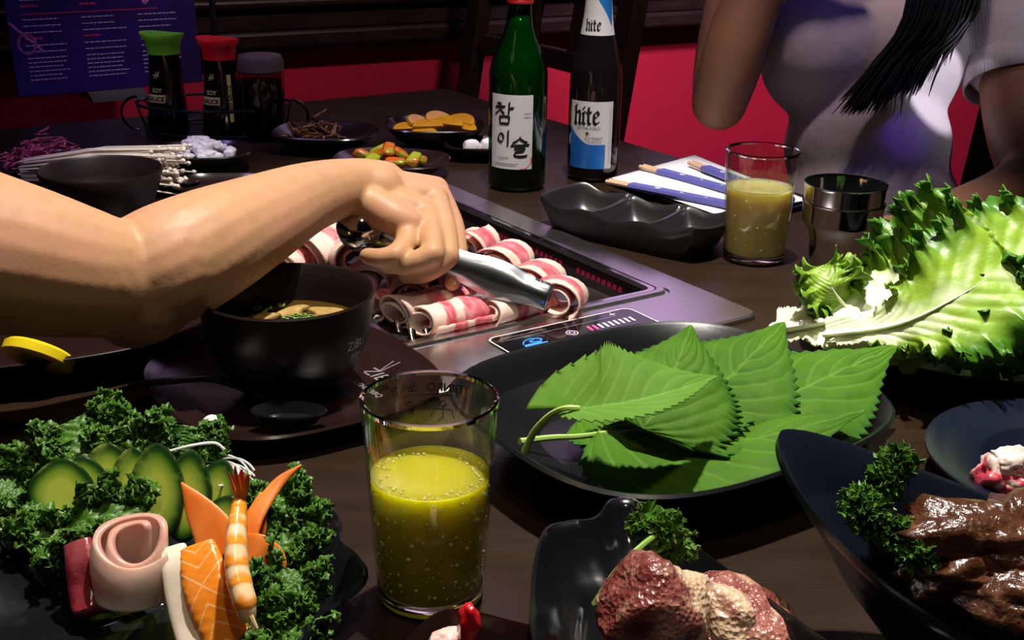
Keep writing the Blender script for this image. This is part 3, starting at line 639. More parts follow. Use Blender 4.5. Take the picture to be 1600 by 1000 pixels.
# ------------------------------------------------------------ sashimi plate
sp = V((-.165, .500, T))
rs = random.Random(11)
so = closed_out([(( .100+.005*(-1)**k)*cos(2*pi*k/18)*1.0-.006, (.092+.005*(-1)**k)*sin(2*pi*k/18)) for k in range(18)], 108)
spl = dish('scalloped_plate', blackglaze, so, plate_prof(.022, .5, well=.72), loc=sp, zf=lambda x, y: 1+.12*sin(9*atan2(y, x)))
tag(spl, 'glossy black scalloped plate under the raw fish, kale and cucumber', 'plate')
KG = 'curly kale leaves on the scalloped plate'
def kale(label, mid, W, seed, up=(0, -.4, 1), parts=1):
    t = thing('kale_leaf', label, 'kale', mid[0], 0, KG)
    leaf('blade', kalem, mid, W, t, prof=lambda s: .25+.75*sst(0, .45, s) if s < .85 else 1-.3*(s-.85)/.15, N=150, M=14, frill=650, ruff=[(.006, 4, 1.8, .6), (.0045, 10, 3, .9), (.0030, 26, 5, 1.0), (.0012, 50, 8, 1.0)], ser=(.10, 50), veins=7, puck=.0018, seed=seed, thick=.0005, up=up)
    return t
for k, (lb, mid, W) in enumerate([
    ('biggest curly kale leaf at the back left of the cucumber fan', rel((185, 760, .020), (160, 720, .034), (130, 680, .044), (115, 655, .050)), .023),
    ('curly kale leaf at the back, behind the tallest cucumber slice', rel((215, 740, .024), (205, 700, .038), (195, 665, .050)), .020),
    ('dark curly kale leaf at the back right, next to the bowl saucer', rel((285, 740, .022), (285, 700, .036), (290, 665, .046)), .020),
    ('curly kale leaf low at the far left of the cucumber fan', rel((110, 760, .014), (85, 745, .022), (60, 735, .028)), .014),
    ('curly kale leaf at the left edge of the photo', rel((50, 780, .016), (20, 765, .022), (-15, 750, .026)), .017),
    ('curly kale leaf in front of the cucumber, running under its middle slices', rel((70, 850, .018), (120, 820, .032), (170, 805, .038), (235, 810, .036)), .015),
    ('curly kale leaf at the left front, beside the dark red tuna', rel((110, 830, .020), (75, 840, .024), (45, 862, .020)), .017),
    ('curly kale leaf right of the shrimp, its upper end', rel((400, 870, .014), (420, 830, .026), (432, 790, .034), (428, 765, .038)), .014),
    ('curly kale leaf right of the shrimp in the middle', rel((400, 890, .012), (430, 865, .024), (455, 835, .030), (462, 810, .032)), .014),
    ('curly kale leaf at the bottom right of the shrimp', rel((400, 975, .010), (425, 950, .018), (445, 920, .026), (455, 890, .030)), .016),
    ('darkest kale leaf below the shrimp tail end, right front', rel((410, 990, .012), (440, 985, .018), (470, 965, .020)), .014)]):
    kale(lb, mid, W, 20+k)

# cucumber fan
def cuke(label, px, py, h, w, ht, lean, yaw, seed, sl=0):
    t = None; mb = MB(); n = 40; thk = .0032
    base = at(px, py, h); R = Matrix.Rotation(yaw, 3, 'Z') @ Matrix.Rotation(-.40, 3, 'X') @ Matrix.Rotation(lean, 3, 'Y')
    def out(k, y, r=1):
        a = 2*pi*k/n; x = w/2*sin(a); z = cos(a)
        z = z*ht*.5+ht*.5; x *= (1-.25*max(0, cos(a))**2-.12*max(0, -cos(a)))
        cx, czz = 0, ht*.5
        return base + R @ V((cx+(x-cx)*r+sl*z, y, czz+(z-czz)*r))
    rings = []; att = []
    for r, y in [(.05, -thk/2), (.5, -thk/2), (.75, -thk/2), (.88, -thk/2), (.955, -thk/2), (1, -thk*.35), (1, thk*.35), (.955, thk/2), (.88, thk/2), (.5, thk/2), (.05, thk/2)]:
        rings.append([out(k, y, r) for k in range(n)]); att += [r]*n
    mb.loft(rings, rim=att); o = mb.build('cucumber_slice', cukem, smooth=50, loc=base)
    return tag(o, label, 'cucumber', 'fan of cucumber slices')
for k, (px, py, w, ht, ln, yaw, lb) in enumerate([
    (92, 826, .034, .036, .10, .15, 'leftmost cucumber slice, broad and pale, standing in the kale'),
    (128, 815, .030, .034, .02, .15, 'cucumber slice just behind the leftmost one, mostly its dark skin showing'),
    (172, 812, .031, .040, -.04, .1, 'cucumber slice with a rounded top, third in the fan from the left'),
    (212, 826, .026, .042, -.05, .05, 'narrow cucumber slice left of the tallest one'),
    (246, 850, .029, .051, -.04, 0, 'tallest cucumber slice in the middle of the fan'),
    (284, 848, .026, .047, .06, -.05, 'cucumber slice just right of the tallest one'),
    (322, 836, .024, .040, .16, -.1, 'rightmost big cucumber slice, touching the orange carrot petal'),
    (330, 862, .022, .030, .30, -.1, 'low cucumber slice hidden behind the carrot petal')]):
    cuke(lb, px, py, .014+.0006*(7-k), w, ht, ln, yaw, k)

def slab(name, m, path, widths, thick, up, n=28, parent=None, attr=None, e=4.0, twist=None, **kw):
    """rounded-rectangle section swept along a path"""
    C = [V(p) for p in cr(path, n)]; Wd = cr([(w,) for w in widths], n); rings = []; fat = []; rim = []; K = 72 if attr else 24
    for i in range(n):
        t = (C[min(i+1, n-1)]-C[max(i-1, 0)]).normalized(); sd = t.cross(V(up)).normalized(); nn = sd.cross(t)
        w = Wd[i][0]/2; th = thick/2*(1 if 0 < i < n-1 else .6)
        if i in (0, n-1): w *= .93
        rg = []
        for k in range(K):
            a = 2*pi*k/K; c, s = cos(a), sin(a); r = (abs(c)**e+abs(s)**e)**(-1/e)
            wob = 1+.04*nz((i*.25, k*.3, len(name)))
            rg.append(C[i]+sd*w*r*c*wob+nn*th*r*s*wob); v = attr(i/(n-1), r*c, r*s) if attr else 0; fat.append(v); rim.append(abs(r*c))
        rings.append(rg)
    mb = MB(); mb.loft(rings, fat=fat, rim=rim); return mb.build(name, m, parent, smooth=60, loc=None if parent else C[0], **kw)
SG = 'raw fish pieces on the scalloped plate'
tag(slab('tuna_slice', tunam, rel((125, 850, .036), (130, 880, .030), (134, 920, .020), (138, 960, .012)), [.014, .015, .015, .012], .012, (0, -1, .6)), 'dark red tuna slice standing at the left of the raw fish row', 'fish', SG)
tag(slab('tuna_slice', tunam, rel((138, 852, .034), (144, 880, .028), (150, 920, .018)), [.012, .013, .010], .010, (0, -.5, 1)), 'second dark red tuna slice, half hidden behind the rolled white fish', 'fish', SG)
# rolled white fish: a wide strip curled into an open cup
wf = MB(); n1, n2 = 64, 22; vs = []; rim = []
wc = at(206, 940, .014)
for i in range(n1+1):
    u = i/n1; th = -.5-u*2*pi*1.85; rr = .0172-.0112*u**1.15
    for j in range(n2+1):
        q = j/n2; hgt = .027*(q)*(1+.26*sin(th)+.06*sin(2*th+1)) ; fl_ = .86+.20*sin(q*2.4)+.10*nz((u*4, q*2, 8))
        vs.append(wc+V((rr*fl_*1.12*cos(th)+.0022*q, rr*fl_*.85*sin(th)-.001+.007*q, .004+hgt+.0012*nz((u*5, q*3, 1))))); rim.append(max(.75*q**5*1.15, .45+.5*nz((u*3, q*2.5, 4))+.2*q))
fs = [(i*(n2+1)+j, (i+1)*(n2+1)+j, (i+1)*(n2+1)+j+1, i*(n2+1)+j+1) for i in range(n1) for j in range(n2)]
wf.add(vs, fs, rim=rim); tag(wf.build('white_fish_roll', whitef, solid=.0035, smooth=180, loc=wc), 'pinkish white fish slice curled into an open roll, front middle', 'fish', SG)
tag(slab('white_tuna_slice', squidm, rel((272, 856, .040), (274, 885, .036), (280, 930, .026), (292, 975, .016), (305, 1015, .008)), [.012, .0125, .0125, .013, .013], .006, (0, -1, .8)), 'smooth creamy white fish slice between the fish roll and the salmon', 'fish', SG)
def salm(s, a, b):
    z = s*7+abs(a-.1)*1.1*(1 if s < .42 else -1.1); d = abs((z % 1)-.5)*2
    return max(0, 1-(1-d)*2.4)
tag(slab('salmon_slice', salmonm, rel((310, 855, .042), (316, 885, .037), (326, 930, .028), (345, 975, .018), (372, 1020, .008)), [.016, .0195, .020, .020, .021], .008, (0, -1, .8), n=90, attr=salm), 'orange salmon slice with pale fat lines, left of the shrimp', 'fish', SG)
# shrimp
st = thing('cooked_shrimp', 'striped orange and white cooked shrimp leaning tail-up in front', 'shrimp', at(380, 960, .02))
sc_ = [V(p) for p in cr(rel((388, 968, .026), (382, 940, .034), (372, 900, .042), (369, 860, .050), (371, 820, .057), (374, 785, .063)), 80)]
rad = [(.0052, .0085, .0088, .0080, .0068, .0052)[min(5, int(k/79*5.0))]+((.0052, .0085, .0088, .0080, .0068, .0052)[min(5, int(k/79*5.0)+1)]-(.0052, .0085, .0088, .0080, .0068, .0052)[min(5, int(k/79*5.0))])*((k/79*5.0) % 1) for k in range(80)]
rad = [r*.76*(1+.06*(1-((k/79*6.5) % 1))) for k, r in enumerate(rad)]
smb = MB(); smb.tube(sc_, rad, 20, flat=.8)
smb.at['band'] = [(.0 if (k//20)/79 < .16 else 1)*max(0, min(1, .15+1.5*max(0, .55-abs((((k//20)/79*6.5) % 1)-.12)*1.0)+.55*nz((k//20*.11, k % 20*.35, 2)))) if (k//20)/79 < .85 else .95 for k in range(len(smb.v))]
smb.build('body', shrimpm, st)
tl = at(374, 785, .063)
for d, r_ in ((-.5, .9), (-.15, 1.1), (.18, 1.0), (.5, .85)):
    f_ = MB(); tipp = tl+V((.006*d*1.5, .002, .016*r_)); f_.tube([tl-V((0, 0, .002)), tl+(tipp-tl)*.5+V((0, -.001, 0)), tipp], [.0020, .0030, .0006], 10, flat=.35); f_.at['band'] = [1.0*(i//10)/2 for i in range(len(f_.v))]
    f_.build('tail_fin', shrimptail, st)
for k in range(5):
    p = sc_[4+2*k]; MB().tube([p+V((.003, -.004, -.002)), p+V((.002+.001*k, -.006, -.007))], [.0012, .0006], 6).build('leg', shrimpm, st) if k % 2 == 0 else None
# carved carrot petals
def petal(label, pts, w, up, thick=.0028):
    tag(slab('carrot_petal', carrotm, pts, w, thick, up, n=24, e=2.5), label, 'carrot', 'carved carrot petals')
petal('orange carrot petal pointing up left, against the last cucumber slice', rel((350, 870, .030), (335, 835, .038), (310, 795, .047), (284, 754, .056)), [.022, .021, .014, .001], (0, -1, .5))
petal('slim carrot petal rising at the right behind the shrimp tail', rel((382, 850, .034), (400, 805, .044), (435, 755, .054), (471, 727, .060)), [.012, .009, .006, .001], (-.3, -1, .4))
petal('short carrot petal just right of the shrimp, in shade', rel((388, 850, .03), (398, 815, .040), (412, 770, .050)), [.016, .012, .004], (0, -1, .4))
petal('broad deep orange carrot petal low right of the shrimp', rel((372, 855, .034), (395, 868, .034), (408, 890, .028), (404, 930, .018)), [.012, .022, .024, .004], (.2, -1, .4))
dk = MB(); rd = random.Random(4)
for k in range(26):
    cx, cy = 385+rd.uniform(-14, 8), 735+rd.uniform(-8, 25)
    a0 = rd.uniform(.1, .7); rr = rd.uniform(28, 55)
    pts = [at(cx-30+rr*cos(a)*.9, cy+22-rr*sin(a)*.8, .034+.006*sin(a*2+k)) for a in [a0+.2*j for j in range(9)]]
    dk.tube(pts, .0006, 5)
tag(dk.build('shredded_radish', daikon), 'nest of translucent white shredded radish behind the shrimp tail', 'radish', kind='stuff')
for lb, pts in (('single white radish thread curling towards the saucer, behind the cucumber', rel((265, 705, .046), (300, 696, .050), (335, 692, .050), (350, 702, .046))), ('white radish thread at the left edge of the scalloped plate', rel((-15, 825, .022), (5, 830, .022), (22, 836, .022)))):
    tag(MB().tube(cr(pts, 14), .0009, 6).build('radish_thread', daikon, loc=pts[0]), lb, 'radish', 'loose radish threads')
t_ = MB(); t_.tube(cr(rel((318, 655, .045), (330, 652, .046), (342, 662, .044)), 10), [.001+.003*sin(pi*k/9) for k in range(10)], 8, flat=.25); tag(t_.build('radish_strip', daikon, loc=at(330, 655, .045)), 'flat translucent radish strip poking out at the back right of the kale', 'radish')

# ------------------------------------------------------------ soup bowl, saucer, spoon
sb = at(456, 612, .0); sb = V((sb.x, sb.y, T))
so2 = outline_super(.092, .092, 72, 3.0, radians(-56))
sau = V((-.148, .758, T))
dish('saucer', brownlac, so2, plate_prof(.016, .5, well=.66), loc=sau); tag(bpy.data.objects['saucer'], 'glossy dark brown rounded-square saucer under the mushroom soup bowl', 'saucer')
saucer = bpy.data.objects['saucer']
def sau_art(name, fn, px, py, rot, h=.0135, m=dimprint):
    mb = MB(); fn(mb); p0 = at(px, py, h); return mb.map(lambda p: p0+V((p.x*cos(rot)-p.y*sin(rot), p.x*sin(rot)+p.y*cos(rot), 0))).build(name, m, saucer, smooth=0)
sau_art('saucer_lettering', tx('ZIB', .0165), 578, 588, radians(-50), .0125)
sau_art('saucer_lettering', tx('SUSHI&BBQ', .0068, .0001), 568, 608, radians(-50), .0125)
sau_art('chopstick_emblem', lambda mb: nib(mb, [[(-.003, -.010), (.001, .010)], [(-.002, -.010), (.006, .009)]], .0006, 30, thin=1), 606, 572, radians(-12), .0135)
bw = thing('soup_bowl', 'brown-black round soup bowl standing on the rounded-square saucer', 'bowl', sb+V((0, 0, .007)))
bm_ = MB(); bm_.lathe([(.002, .002), (.030, .0), (.032, .004), (.044, .013), (.052, .030), (.0565, .050), (.0585, .066), (.0575, .0675), (.0560, .066), (.0535, .050), (.049, .028), (.041, .013), (.001, .010)], 72, bw.location); bm_.build('body', brownmat, bw)
MB().lathe([(.001, .0), (.0520, .0), (.0522, .0008), (.001, .0008)], 64, bw.location+V((0, 0, .0405))).build('broth', brothm, bw)
lt = MB(); tx('ZIBU', .009)(lt); l2 = MB(); tx('SUSHI', .004)(l2); lt.v += [v+V((0, -.006, 0)) for v in l2.v]; off = len(lt.v)-len(l2.v); lt.f += [tuple(i+off for i in f) for f in l2.f]; lt.mi += l2.mi
wrap(lt, lambda z: .0532+.27*(z-.034)*.5+.0006, radians(-26), .036, bw.location); lt.build('bowl_lettering', whiteprint, bw, smooth=0)
def mushroom(label, px, py, rz, s=1.0):
    c = at(px, py, .0495); mb = MB(); out = []
    for k in range(36):
        a = 2*pi*k/36; x = .019*cos(a); y = .0095*sin(a)
        if y < 0: y *= .45+.8*exp(-(x/.006)**2)
        out.append((x*s, y*s))
    c.z = bw.location.z+.0420; rings = []; at_ = []
    for r, z in ((.05, .0016), (.6, .0016), (.82, .0016), (1, .0008), (1, -.0008)):
        rings.append([c+V((x*r*cos(rz)-y*r*sin(rz), x*r*sin(rz)+y*r*cos(rz), z+.0010*sin(x*120))) for x, y in out]); at_ += [r]*36
    mb.loft(rings, rim=at_); tag(mb.build('mushroom_slice', mushm, smooth=60, loc=c), label, 'mushroom', 'mushroom slices in the soup')
mushroom('mushroom slice floating at the left of the soup', 398, 0+500, .5, 1.0)
mushroom('mushroom slice at the front right of the soup', 500, 508, .2, .9)
mushroom('curled mushroom slice at the back right of the soup', 510, 487, -.5, .95)
mushroom('mushroom slice at the back middle of the soup', 455, 487, .7, .8)
sc2 = MB(); rd = random.Random(8)
for px, py in [(462, 496), (455, 502), (468, 502), (478, 502), (486, 498), (474, 496), (402, 485), (420, 484), (412, 488), (440, 480), (448, 500), (492, 500)]:
    c = at(px, py, .0495); c.z = bw.location.z+.044; q = rd.uniform(.0022, .0032); sc2.lathe([(q*.55, -.0004), (q, -.0006), (q, .0008), (q*.55, .0008)], 14, c, False, False)
tag(sc2.build('scallion_rings', scalm), 'green scallion rings scattered on the soup', 'scallion', kind='stuff')
# spoon lying on the saucer, handle to the left
spn = thing('soup_spoon', 'black plastic soup spoon on the saucer, handle pointing left', 'spoon', at(350, 590, .016))
h_ = MB(); hp = cr(rel((205, 600, .024), (260, 596, .026), (330, 592, .022), (400, 615, .014), (440, 640, .012)), 30); h_.tube(hp, [.006+.0015*sin(k/29*3) for k in range(30)], 14, flat=.3); h_.build('handle', blackplastic, spn)
sb_ = MB(); c = at(452, 655, .014)
sb_.loft([[c+V((.024*r*cos(2*pi*k/32), .013*r*sin(2*pi*k/32), z)) for k in range(32)] for r, z in ((.05, -.004), (.7, -.002), (1, .006), (.96, .007), (.7, .0), (.05, -.002))]); sb_.build('scoop', blackplastic, spn)

# ------------------------------------------------------------ drinking glasses
def tumbler(label, base, rt_, rb, H, fill, liq, group='drinking glasses with yellow drink', nb=60, seed=1, tail=''):
    t = thing('drinking_glass', label, 'glass', base, 0, group); b = base
    def ro(z): return rb+(rt_-rb)*z/H
    n = 64
    MB().lathe([(ro(.006), .006), (ro(H*.5), H*.5), (ro(H-.002), H-.002)], n, b, False, False).build('outer_wall', glass, t)
    MB().lathe([(ro(fill)-.0014, fill), (ro(H-.002)-.0014, H-.002)], n, b, False, False).build('inner_wall', glass, t)
    MB().lathe([(ro(H)-.0019, H-.0022), (ro(H)-.0019, H-.0004), (ro(H)-.0009, H+.0003), (ro(H)+.0002, H-.0004), (ro(H)+.0002, H-.0022)], n, b, False, False).build('rim', glassbase, t)
    MB().lathe([(.001, .001), (ro(0)-.004, .0005), (ro(0)-.0005, .0025), (ro(.007), .0075), (ro(.008)-.0012, .0085), (.001, .0085)], n, b).build('base', glassbase, t)
    lm = MB(); lm.lathe([(.001, .0090), (ro(.009)-.0016, .0090), (ro(fill)-.0016, fill-.0008), (ro(fill)-.0016, fill), (ro(fill)-.0045, fill-.0012), (.001, fill-.0014)], n, b); lm.build('drink', liq, t, smooth=50)
    rn = random.Random(seed); bb = MB()
    for k in range(nb):
        z = .012+(fill-.014)*rn.random()**1.3; a = -pi/2+rn.uniform(-1.5, 1.5); r = ro(z)-.0016; q = rn.uniform(.0003, .00085) if k % 6 else .0011
        bb.ell(b+V((r*cos(a), r*sin(a), z)), q, None, 8, 6)
    for k in range(nb//2):
        a = rn.uniform(0, 2*pi); r = (ro(fill)-.003)*rn.uniform(.75, 1); bb.ell(b+V((r*cos(a), r*sin(a), fill-.001)), rn.uniform(.0004, .001), None, 8, 6)
    tag(bb.build('bubbles', bubblem, t), kind='stuff')
    return t, ro
g1b = at(673, 928, 0); g1, ro1 = tumbler('big glass of clear yellow drink full of bubbles in the foreground', g1b, 0.0325, .0262, .1075, .068, beer, nb=170)
g2b = at(1177, 404, 0); g2, ro2 = tumbler('glass of cloudy yellow drink beside the steel cups', g2b, .0335, .0285, .104, .070, beer2, nb=34, seed=2)
# print on the far outside of the front glass (read mirrored through the glass)
def gprint(fn, z, ang, t=g1, ro=ro1, b=g1b, m=blackprint, nm='glass_print'):
    mb = MB(); fn(mb); wrap(mb, lambda zz: ro(zz)+.0002, ang, z, b); return mb.build(nm, m, t, smooth=0)
gprint(tx('HITEJINRO', .0058, .00018), .0965, radians(72)); gprint(tx('쏘맥잔', .0050, .0001), .0965, radians(118))
gprint(lambda mb: nib(mb, [[(-.017, 0), (.017, 0)]], .0004, 90, thin=1, n=8), .0945, radians(90))
man = [[(-.002, .004), (0, .0065), (.002, .004), (0, .0025), (-.002, .004)], [(0, .0025), (0, -.004)], [(-.005, .001), (.005, .001)], [(0, -.004), (-.003, -.007)], [(0, -.004), (.003, -.007)], [(-.005, .001), (-.007, -.004)], [(.005, .001), (.007, -.004)]]
gprint(lambda mb: nib(mb, man, .0008, 40, 3, .85), .0860, radians(82)); gprint(lambda mb: nib(mb, [[(-.006, .006), (-.001, .002), (.001, -.006)], [(.001, .002), (.006, .006), (.002, .006)], [(-.003, .006), (-.006, .003)]], .0012, 40, 3, .85), .0860, radians(108))

# stacked steel cups
cb = at(1306, 424, 0)
def cup(label, z, seed):
    t = thing('steel_cup', label, 'cup', cb+V((0, 0, z)), 0, 'stacked steel cups'); b = t.location
    MB().lathe([(.002, .001), (.024, .0), (.0255, .002), (.028, .030), (.0305, .040), (.0345, .046), (.0352, .049), (.0358, .063), (.0366, .0650), (.0366, .0662), (.0355, .0662), (.0345, .063), (.0338, .048), (.029, .040), (.0265, .030), (.0235, .004), (.001, .003)], 72, b).build('body', chrome, t, smooth=50); return t
cup('lower stainless steel cup, the other one nested in it', 0, 1); cup('upper stainless steel cup nested in the lower one, beside the glass', .0165, 2)

# ------------------------------------------------------------ divided sauce dish
dd = V((.118, 1.152, T)); rzd = radians(-37)
def dv():
    nx, ny = 120, 36; LX, LY = .096, .041; vs = []; fs = []
    def zr(u, v): return .0265+.0026*cos(u*pi*3)*-1*(.5+.5*abs(v))+.005*u*u+.004*v*v*(.5)
    def P_(u, v, k=1.0): e = (1-.10*abs(v)**3*abs(u)**2)*k; ee = (1-.08*abs(u)**4)*k; return LX*u*e, LY*v*ee
    for j in range(ny+1):
        for i in range(nx+1):
            u = -1+2*i/nx; v = -1+2*j/ny; uc = (u*3+3) % 2-1 if abs(u) < 1 else 1; uc = ((u+1)*1.5 % 1)*2-1 if abs(u) < 1 else 1
            f = (1-min(1, abs(uc)/.93)**5)*(1-min(1, abs(v)/.95)**5); x, y = P_(u, v)
            edge = max(abs(u), abs(v)); z = zr(u, v)-(.003*(1-sst(.9, 1, edge)))*(1 if abs(uc) > .9 else 0)-f*.0225*1.0
            vs.append((x, y, max(.0045, z)))
    for j in range(ny):
        for i in range(nx): k = j*(nx+1)+i; fs.append((k, k+1, k+nx+2, k+nx+1))
    ring = [(i, 0) for i in range(nx+1)]+[(nx, j) for j in range(1, ny+1)]+[(i, ny) for i in range(nx-1, -1, -1)]+[(0, j) for j in range(ny-1, 0, -1)]
    idx = [j*(nx+1)+i for i, j in ring]; prev = idx
    for k, dz in ((1.015, -.0015), (.98, -.010), (.86, -.99), (.82, -9)):
        cur = []
        for i, j in ring:
            x, y = P_(-1+2*i/nx, -1+2*j/ny, k); z0 = vs[j*(nx+1)+i][2]; z = {-.99: .004, -9: .0}.get(dz, z0+dz); cur.append(len(vs)); vs.append((x, y, z))
        n = len(ring)
        for q in range(n): fs.append((prev[q], cur[q], cur[(q+1) % n], prev[(q+1) % n]))
        prev = cur
    fs.append(tuple(prev)); R = Matrix.Rotation(rzd, 3, 'Z'); mb = MB(); mb.add([dd+R @ V(p) for p in vs], fs); return mb.build('divided_dish', dishgray, smooth=50, loc=dd)
tag(dv(), 'dark grey sauce dish with three compartments and a wavy rim', 'dish')

# napkin tray and chopsticks
npk = MB(); pts = [at(955, 283, .004), at(1085, 247, .004), at(1262, 318, .004), at(1135, 346, .004)]; cc = sum(pts, V())/4
def inset(k, z): return [V((cc.x+(p.x-cc.x)*k, cc.y+(p.y-cc.y)*k, T+z)) for p in pts]
tr = MB(); tr.loft([inset(.94, .0005), inset(1.0, .001), inset(1.08, .006), inset(1.06, .0065), inset(1.0, .003), inset(.2, .003)]); tag(tr.build('flat_tray', blackplastic, smooth=20, bevel=.001, loc=cc), 'flat black tray under the white napkin and chopsticks', 'tray')
g_ = MB(); patch2d(g_, 0, 1, 0, 1, 14, 14, lambda u, v: (V(pts[0]).lerp(pts[1], u)).lerp(V(pts[3]).lerp(pts[2], u), v)+V((0, 0, .0035+.0015*sin(u*6)*sin(v*4)))); tag(g_.build('napkin', paperm, solid=.0008, loc=cc), 'white paper napkin on the black tray under the chopsticks', 'napkin')
for k, (p0, p1, lb) in enumerate([((950, 283), (1150, 322), 'blue-sleeved wooden chopsticks nearest the divided dish'), ((1003, 260), (1170, 305), 'blue-sleeved wooden chopsticks in the middle of the napkin'), ((1080, 254), (1200, 300), 'blue-sleeved wooden chopsticks at the back, nearest the woman')]):
    a, b = at(*p0, .012), at(*p1, .012); d = (b-a).normalized(); s_ = V((-d.y, d.x, 0)); b = a+d*.21 if k < 2 else a+d*.19
    t = thing('chopsticks', lb, 'chopsticks', a, 0, 'sleeved chopsticks on the napkin')
    for q in (-1, 1): MB().tube([a+s_*.0032*q, a+d*.10+s_*.0032*q], .0026, 8).build('stick', woodstick, t)
    c0 = a+d*.030; sl = MB(); X = [c0, b]
    sl.loft([[c+s_*w*.0075+V((0, 0, z)) for w, z in ((-1, 0), (-.8, .003), (.8, .003), (1, 0), (.8, -.003), (-.8, -.003))] for c in X]); sl.build('sleeve', sleevem, t, smooth=0)
    for j in range(4):
        c = c0+d*(.035+.03*j); z = V((0, 0, .0034)); w = .0035 if j == 0 else .0018
        MB().poly([c+s_*w+z, c+d*w*1.3+z, c-s_*w+z, c-d*w*1.3+z]).build('sleeve_mark', whiteprint, t, smooth=0)

# ------------------------------------------------------------ bottles
HAN = {'cham': [[(.06, .93), (.24, .90)], [(-.05, .76), (.42, .80)], [(.22, .80), (.12, .60), (-.05, .48)], [(.20, .66), (.38, .50)], [(.62, .98), (.60, .48)], [(.60, .74), (.80, .76)], [(.18, .36), (.20, .08)], [(.16, .36), (.60, .38), (.58, .08)], [(.20, .08), (.60, .10)]],
       'i': [[(.22, .80), (.06, .62), (.08, .38), (.26, .30), (.40, .48), (.36, .72), (.22, .80)], [(.70, .98), (.68, .10)]],
       'seul': [[(.42, 1.0), (.30, .84), (.06, .70)], [(.42, .92), (.60, .80), (.78, .72)], [(-.02, .56), (.88, .60)], [(.16, .42), (.62, .44), (.60, .30), (.20, .24), (.18, .06), (.50, .02), (.78, .06)]]}
sj = at(807, 291, 0)
bt1 = thing('soju_bottle', 'green glass liquor bottle with a red cap and white label', 'bottle', sj)
Rs = .0325
def lathe_at(mb, prof, b, n=56, **k): return mb.lathe(prof, n, b, **k)
sprof = [(.020, .001), (.0305, .002), (.0325, .006), (.0325, .120), (.0322, .130), (.030, .142), (.025, .155), (.019, .168), (.0155, .180), (.0138, .195), (.0132, .208), (.0140, .209), (.0140, .212)]
lathe_at(MB(), sprof, sj, c1=False).build('body', sojuglass, bt1, smooth=180)
lathe_at(MB(), [(.018, .004), (.0285, .005), (.0305, .010), (.0305, .120), (.029, .135), (.023, .152), (.017, .167), (.013, .180), (.011, .190)], sj).build('drink', sojuliq, bt1, smooth=180)
lathe_at(MB(), [(.0145, .2035), (.0148, .204), (.0148, .2065), (.0143, .207), (.0148, .2075), (.0148, .2175), (.0140, .219), (.001, .2195)], sj, c0=False).build('cap', capred, bt1, smooth=30)
fa = radians(-90)-atan2(sj.x, sj.y)
a1 = radians(-102)
def onb(fn, b, R, ang, z, m, t, nm='print'):
    mb = MB(); fn(mb); wrap(mb, R, ang, z, b); return mb.build(nm, m, t, smooth=180)
onb(lambda mb: patch2d(mb, -.027, .024, 0, .082, 30, 2), sj, Rs+.0002, a1, .027, labelw, bt1, 'label')
for key, x, y, s in (('cham', -.019, .048, .026), ('i', -.017, .024, .019), ('seul', .0005, .014, .022)):
    onb(lambda mb: nib(mb, HAN[key], .0030, 60, 5, s, (x, y), .35), sj, Rs+.0005, a1, .027, blackprint, bt1, 'brush_lettering')
onb(lambda mb: mb.poly([(.010, 0, 0), (.017, 0, 0), (.024, .008, 0), (.024, .014, 0)]), sj, Rs+.0005, a1, .027, redprint, bt1, 'red_corner')
onb(lambda mb: mb.add([V(v)+V((-.010, .0115, 0)) for v in text2d('original', .0045)[0]], text2d('original', .0045)[1]), sj, Rs+.0005, a1, .027, dimprint, bt1, 'small_print')
onb(lambda mb: nib(mb, [[(-.020, .0060), (.008, .0060)], [(-.020, .0040), (.006, .0040)], [(.014, .062), (.022, .062)], [(.014, .058), (.022, .058)]], .0006, 90, thin=1), sj, Rs+.0005, a1, .027, dimprint, bt1, 'small_print')

hb = at(925, 277, 0)
bt2 = thing('beer_bottle', 'dark brown beer bottle with a white and blue label', 'bottle', hb)
Rh = .0300
def hr(z):
    pr_ = [(.0300, 0), (.0300, .112), (.0285, .130), (.0235, .150), (.0190, .168), (.0165, .185), (.0148, .205), (.0135, .235)]
    for (r0, z0), (r1, z1) in zip(pr_, pr_[1:]):
        if z <= z1: f = (z-z0)/(z1-z0); return r0+(r1-r0)*f
    return .0135
lathe_at(MB(), [(.018, .001), (.028, .002), (.0300, .006)]+[(hr(z), z) for z in [.02+.005*k for k in range(44)]]+[(.0140, .237), (.001, .238)], hb).build('body', beerglass, bt2, smooth=60)
a2 = radians(-101)
def hw(z): return hr(z)+.0003
onb(lambda mb: patch2d(mb, -.028, .0265, 0, .077, 30, 2), hb, Rh+.0002, a2, .017, labelw, bt2, 'label')
onb(lambda mb: (patch2d(mb, -.028, .018, 0, .028, 30, 3, lambda x, y: V((x, y*(1 if x > .0 else 1+.028*0), 0))), [mb.poly([(-.028+.0028*k, .028, 0), (-.028+.0028*(k+1), .028, 0), (-.028+.0028*(k+1), .028+.020*(1-(k+1)/10)**1.6, 0), (-.028+.0028*k, .028+.020*(1-k/10)**1.6, 0)]) for k in range(10)]), hb, Rh+.0004, a2, .017, labelb, bt2, 'blue_wave')
LET = {'h': [[(.10, 1.35), (.10, .0)], [(.0, .10), (.2, -.04)], [(.10, .78), (.42, .95), (.50, .75), (.50, .10)], [(.42, .08), (.58, -.06)], [(.0, 1.25), (.2, 1.4)]],
       'i': [[(.10, .85), (.10, .10)], [(.0, .80), (.2, .92)], [(.02, .10), (.22, -.04)], [(.06, 1.18), (.16, 1.26)]],
       't': [[(.14, 1.25), (.14, .12), (.30, .0)], [(-.02, .88), (.32, .88)]],
       'e': [[(.12, .75), (.12, .15), (.30, .0), (.48, .14)], [(.12, .75), (.32, .95), (.46, .72), (.16, .42)]]}
